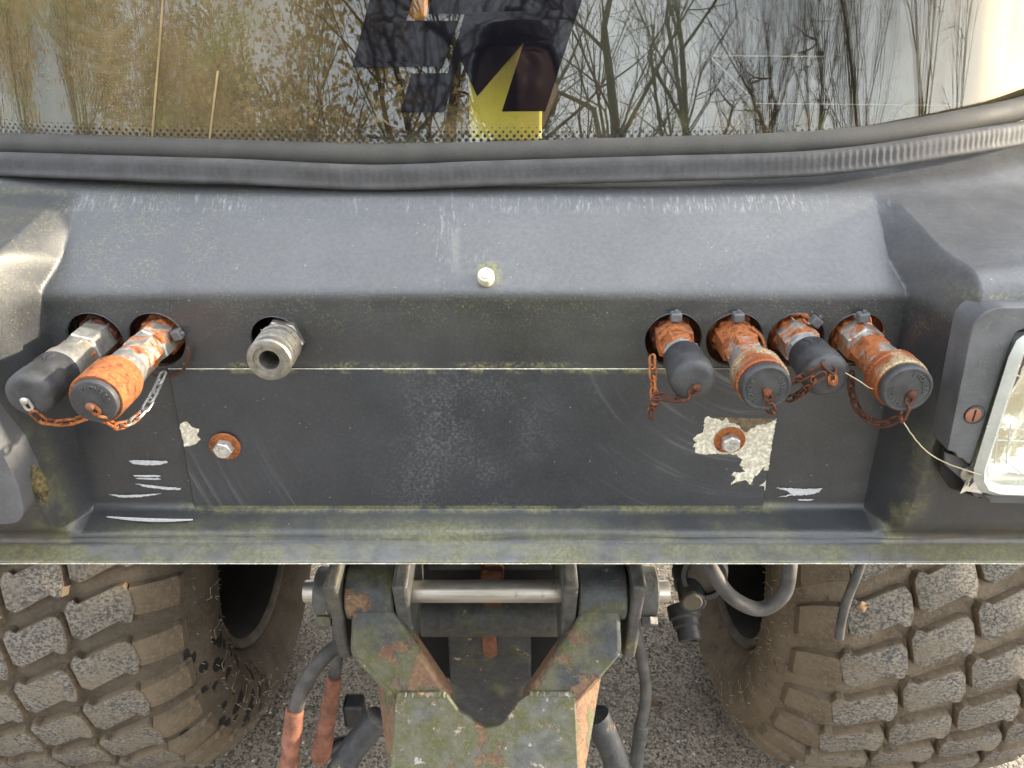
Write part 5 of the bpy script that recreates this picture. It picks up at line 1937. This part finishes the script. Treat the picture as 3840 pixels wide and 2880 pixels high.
# ------------------------------------------------------------------ the photographer, seen only in the window
PX, PYB, DZ = 0.040, -0.150, -0.095
def person():
    root = empty('person', (PX, PYB, 0))
    tag(root, 'person in dark jacket and yellow vest holding a phone, mirrored in the window', 'person')
    bm = bmesh.new()
    sk = bm.verts.layers.skin.verify()
    V_ = {}
    def v(name, co, r, r2=None, rootv=False):
        q = bm.verts.new(co)
        q[sk].radius = (r, r2 or r)
        q[sk].use_root = rootv
        V_[name] = q
    def e(a, b):
        bm.edges.new((V_[a], V_[b]))
    x, y = PX, PYB
    v('pelvis', (x, y, .90), .15, .11, True)
    v('waist', (x, y, 1.05), .145, .10)
    v('chest', (x, y, 1.20), .16, .11)
    v('upper', (x, y, 1.29), .13, .085)
    v('neck', (x, y + .02, 1.44 + DZ), .056)
    v('skull', (x, y + .05, 1.53 + DZ), .060)
    e('pelvis', 'waist'); e('waist', 'chest'); e('chest', 'upper'); e('upper', 'neck'); e('neck', 'skull')
    for s, n in ((-1, 'l'), (1, 'r')):
        v(n + 'sh', (x + s * .18, y, 1.285), .062)
        v(n + 'el', (x + s * .25, y + .06, 1.12), .045)
        v(n + 'wr', (CX + s * .115, -.045, 1.235), .030)
        v(n + 'ha', (CX + s * .092, -.022, 1.262), .026)
        e('upper', n + 'sh'); e(n + 'sh', n + 'el'); e(n + 'el', n + 'wr'); e(n + 'wr', n + 'ha')
        v(n + 'hip', (x + s * .095, y, .86), .09)
        v(n + 'kn', (x + s * .11, y + .02, .48), .062)
        v(n + 'an', (x + s * .12, y - .01, .09), .042)
        v(n + 'fo', (x + s * .13, y + .14, .045), .040)
        e('pelvis', n + 'hip'); e(n + 'hip', n + 'kn'); e(n + 'kn', n + 'an'); e(n + 'an', n + 'fo')
        # fingers round the edge of the phone
        for k, (dz, L) in enumerate(((.026, .030), (.010, .034), (-.006, .031), (-.020, .026))):
            b = Vector((CX + s * .092, -.022, 1.262 + dz * .7))
            v('%sf%da' % (n, k), b + Vector((-s * .012, .012, dz * .3)), .0085)
            v('%sf%db' % (n, k), b + Vector((-s * (.012 + L * .35), .010, dz * .35)), .0075)
            v('%sf%dc' % (n, k), b + Vector((-s * (.010 + L * .55), .004, dz * .35)), .0065)
            e(n + 'ha', '%sf%da' % (n, k)); e('%sf%da' % (n, k), '%sf%db' % (n, k)); e('%sf%db' % (n, k), '%sf%dc' % (n, k))
        v(n + 'ta', (CX + s * .082, -.034, 1.272), .010)
        v(n + 'tb', (CX + s * .062, -.036, 1.280), .0085)
        e(n + 'ha', n + 'ta'); e(n + 'ta', n + 'tb')
    me = bpy.data.meshes.new('body')
    bm.to_mesh(me); bm.free()
    o = bpy.data.objects.new('body', me)
    col.objects.link(o)
    o.modifiers.new('skin', 'SKIN')
    sb = o.modifiers.new('sub', 'SUBSURF')
    sb.levels = sb.render_levels = 1
    dg = bpy.context.evaluated_depsgraph_get()
    bodym = bpy.data.meshes.new_from_object(o.evaluated_get(dg))
    bpy.data.objects.remove(o)
    # head: a shaped ball with brow, eye hollows, nose, lips, chin and ears
    hc = Vector((PX, PYB + .065, 1.578 + DZ))
    hb = bmesh.new()
    bmesh.ops.create_uvsphere(hb, u_segments=64, v_segments=48, radius=1)
    G = lambda a, b, c, p, s: math.exp(-(((p.x - a) / s[0]) ** 2 + ((p.y - b) / s[1]) ** 2 + ((p.z - c) / s[2]) ** 2))
    for q in hb.verts:
        p = q.co.copy()
        d = p.copy()
        f = 0.0
        f += .30 * G(0, .95, -.12, p, (.13, .5, .22))              # nose
        f += .10 * G(0, .95, .10, p, (.10, .5, .20))
        for s in (-1, 1):
            f -= .13 * G(s * .36, .88, .10, p, (.19, .4, .13))     # eye hollows
            f += .06 * G(s * .34, .90, .28, p, (.26, .4, .08))     # brow
            f += .05 * G(s * .52, .75, -.18, p, (.22, .4, .2))     # cheek
            f += .10 * G(s * 1.0, -.02, -.02, p, (.3, .13, .22))   # ear
        f += .07 * G(0, .9, -.47, p, (.20, .4, .055)) + .06 * G(0, .88, -.56, p, (.17, .4, .05))
        f -= .03 * G(0, .9, -.515, p, (.24, .4, .022))
        f += .14 * G(0, .72, -.80, p, (.24, .5, .18))
        jaw = ss(-.1, -1.0, p.z)
        sx_ = .076 * (1 - .22 * jaw)
        q.co = hc + Vector((d.x * (1 + f * (1.2 if abs(p.x) > .8 else .25)) * sx_, d.y * (1 + f) * .098, d.z * .122))
    bmesh.ops.triangulate(hb, faces=hb.faces)
    hm = bpy.data.meshes.new('h')
    hb.to_mesh(hm); hb.free()
    allb = bmesh.new()
    allb.from_mesh(bodym)
    allb.from_mesh(hm)
    out = bpy.data.meshes.new('body')
    allb.to_mesh(out); allb.free()
    o = bpy.data.objects.new('body', out)
    col.objects.link(o)
    rm = o.modifiers.new('one_surface', 'REMESH')
    rm.mode = 'VOXEL'
    rm.voxel_size = .0045
    dg = bpy.context.evaluated_depsgraph_get()
    fin = bpy.data.meshes.new_from_object(o.evaluated_get(dg))
    bpy.data.objects.remove(o)
    for k in ('skin', 'jacket', 'hivis', 'trousers', 'boot', 'hair'):
        fin.materials.append(MT[k])
    idx = []
    for pl_ in fin.polygons:
        c = pl_.center
        if c.z > 1.455 + DZ:
            idx.append(0)
        elif c.z < .12:
            idx.append(4)
        elif c.z < .88:
            idx.append(3)
        elif c.y > -.058 and abs(c.x - CX) < .125 and c.z > 1.2:
            idx.append(0)
        elif abs(c.x - PX) < .155 and c.z < 1.33:
            idx.append(2)
        else:
            idx.append(1)
    fin.polygons.foreach_set('material_index', idx)
    fin.polygons.foreach_set('use_smooth', [True] * len(idx))
    fin.name = 'body'
    body = bpy.data.objects.new('body', fin)
    col.objects.link(body)
    set_parent(body, root)
    # hair: an uneven shell over the skull
    hb = bmesh.new()
    bmesh.ops.create_uvsphere(hb, u_segments=72, v_segments=48, radius=1)
    kill = []
    for q in hb.verts:
        p = q.co.copy()
        line = .36 - .62 * ss(.55, -.35, p.y) - .25 * ss(-.2, -.9, p.y)
        nz = .05 * noise.noise(p * 6) + .05 * noise.noise(Vector((p.x * 22, p.y * 6, p.z * 6)))
        if p.z < line + .05 * noise.noise(p * 9):
            kill.append(q)
        q.co = hc + Vector((p.x * .087 * (1 + nz * 1.5), p.y * .108 * (1 + nz * 1.5), p.z * .140 * (1 + nz) + .010 * ss(0, 1, p.y)))
    bmesh.ops.delete(hb, geom=kill, context='VERTS')
    hm = bpy.data.meshes.new('hair')
    hb.to_mesh(hm); hb.free()
    hm.materials.append(MT['hair'])
    hm.polygons.foreach_set('use_smooth', [True] * len(hm.polygons))
    h = bpy.data.objects.new('hair', hm)
    col.objects.link(h)
    so = h.modifiers.new('thick', 'SOLIDIFY'); so.thickness = .008; so.offset = -1
    set_parent(h, root)
    for s in (-1, 1):
        ec = hc + Vector((s * .030, .066, .012))
        MB().lathe([(0, .0001), (.002, .004), (.005, .0065), (.010, .007)], ec + Vector((0, .012, 0)), (0, -1, 0), 16).build('eye', MT['eye'], root)
        MB().tube([hc + Vector((s * .012, .094, .036)), hc + Vector((s * .032, .090, .042)), hc + Vector((s * .050, .076, .036))], [.002, .003, .0015], 8).build('eyebrow', MT['hair'], root)
person()
ph = MB().box((CX - .006, -.0145, CZ - .001), (.150, .008, .074))
o = ph.build('phone', MT['black_plastic'], bevel=.003, seg=3)
tag(o, 'dark phone held up level by the photographer', 'phone')
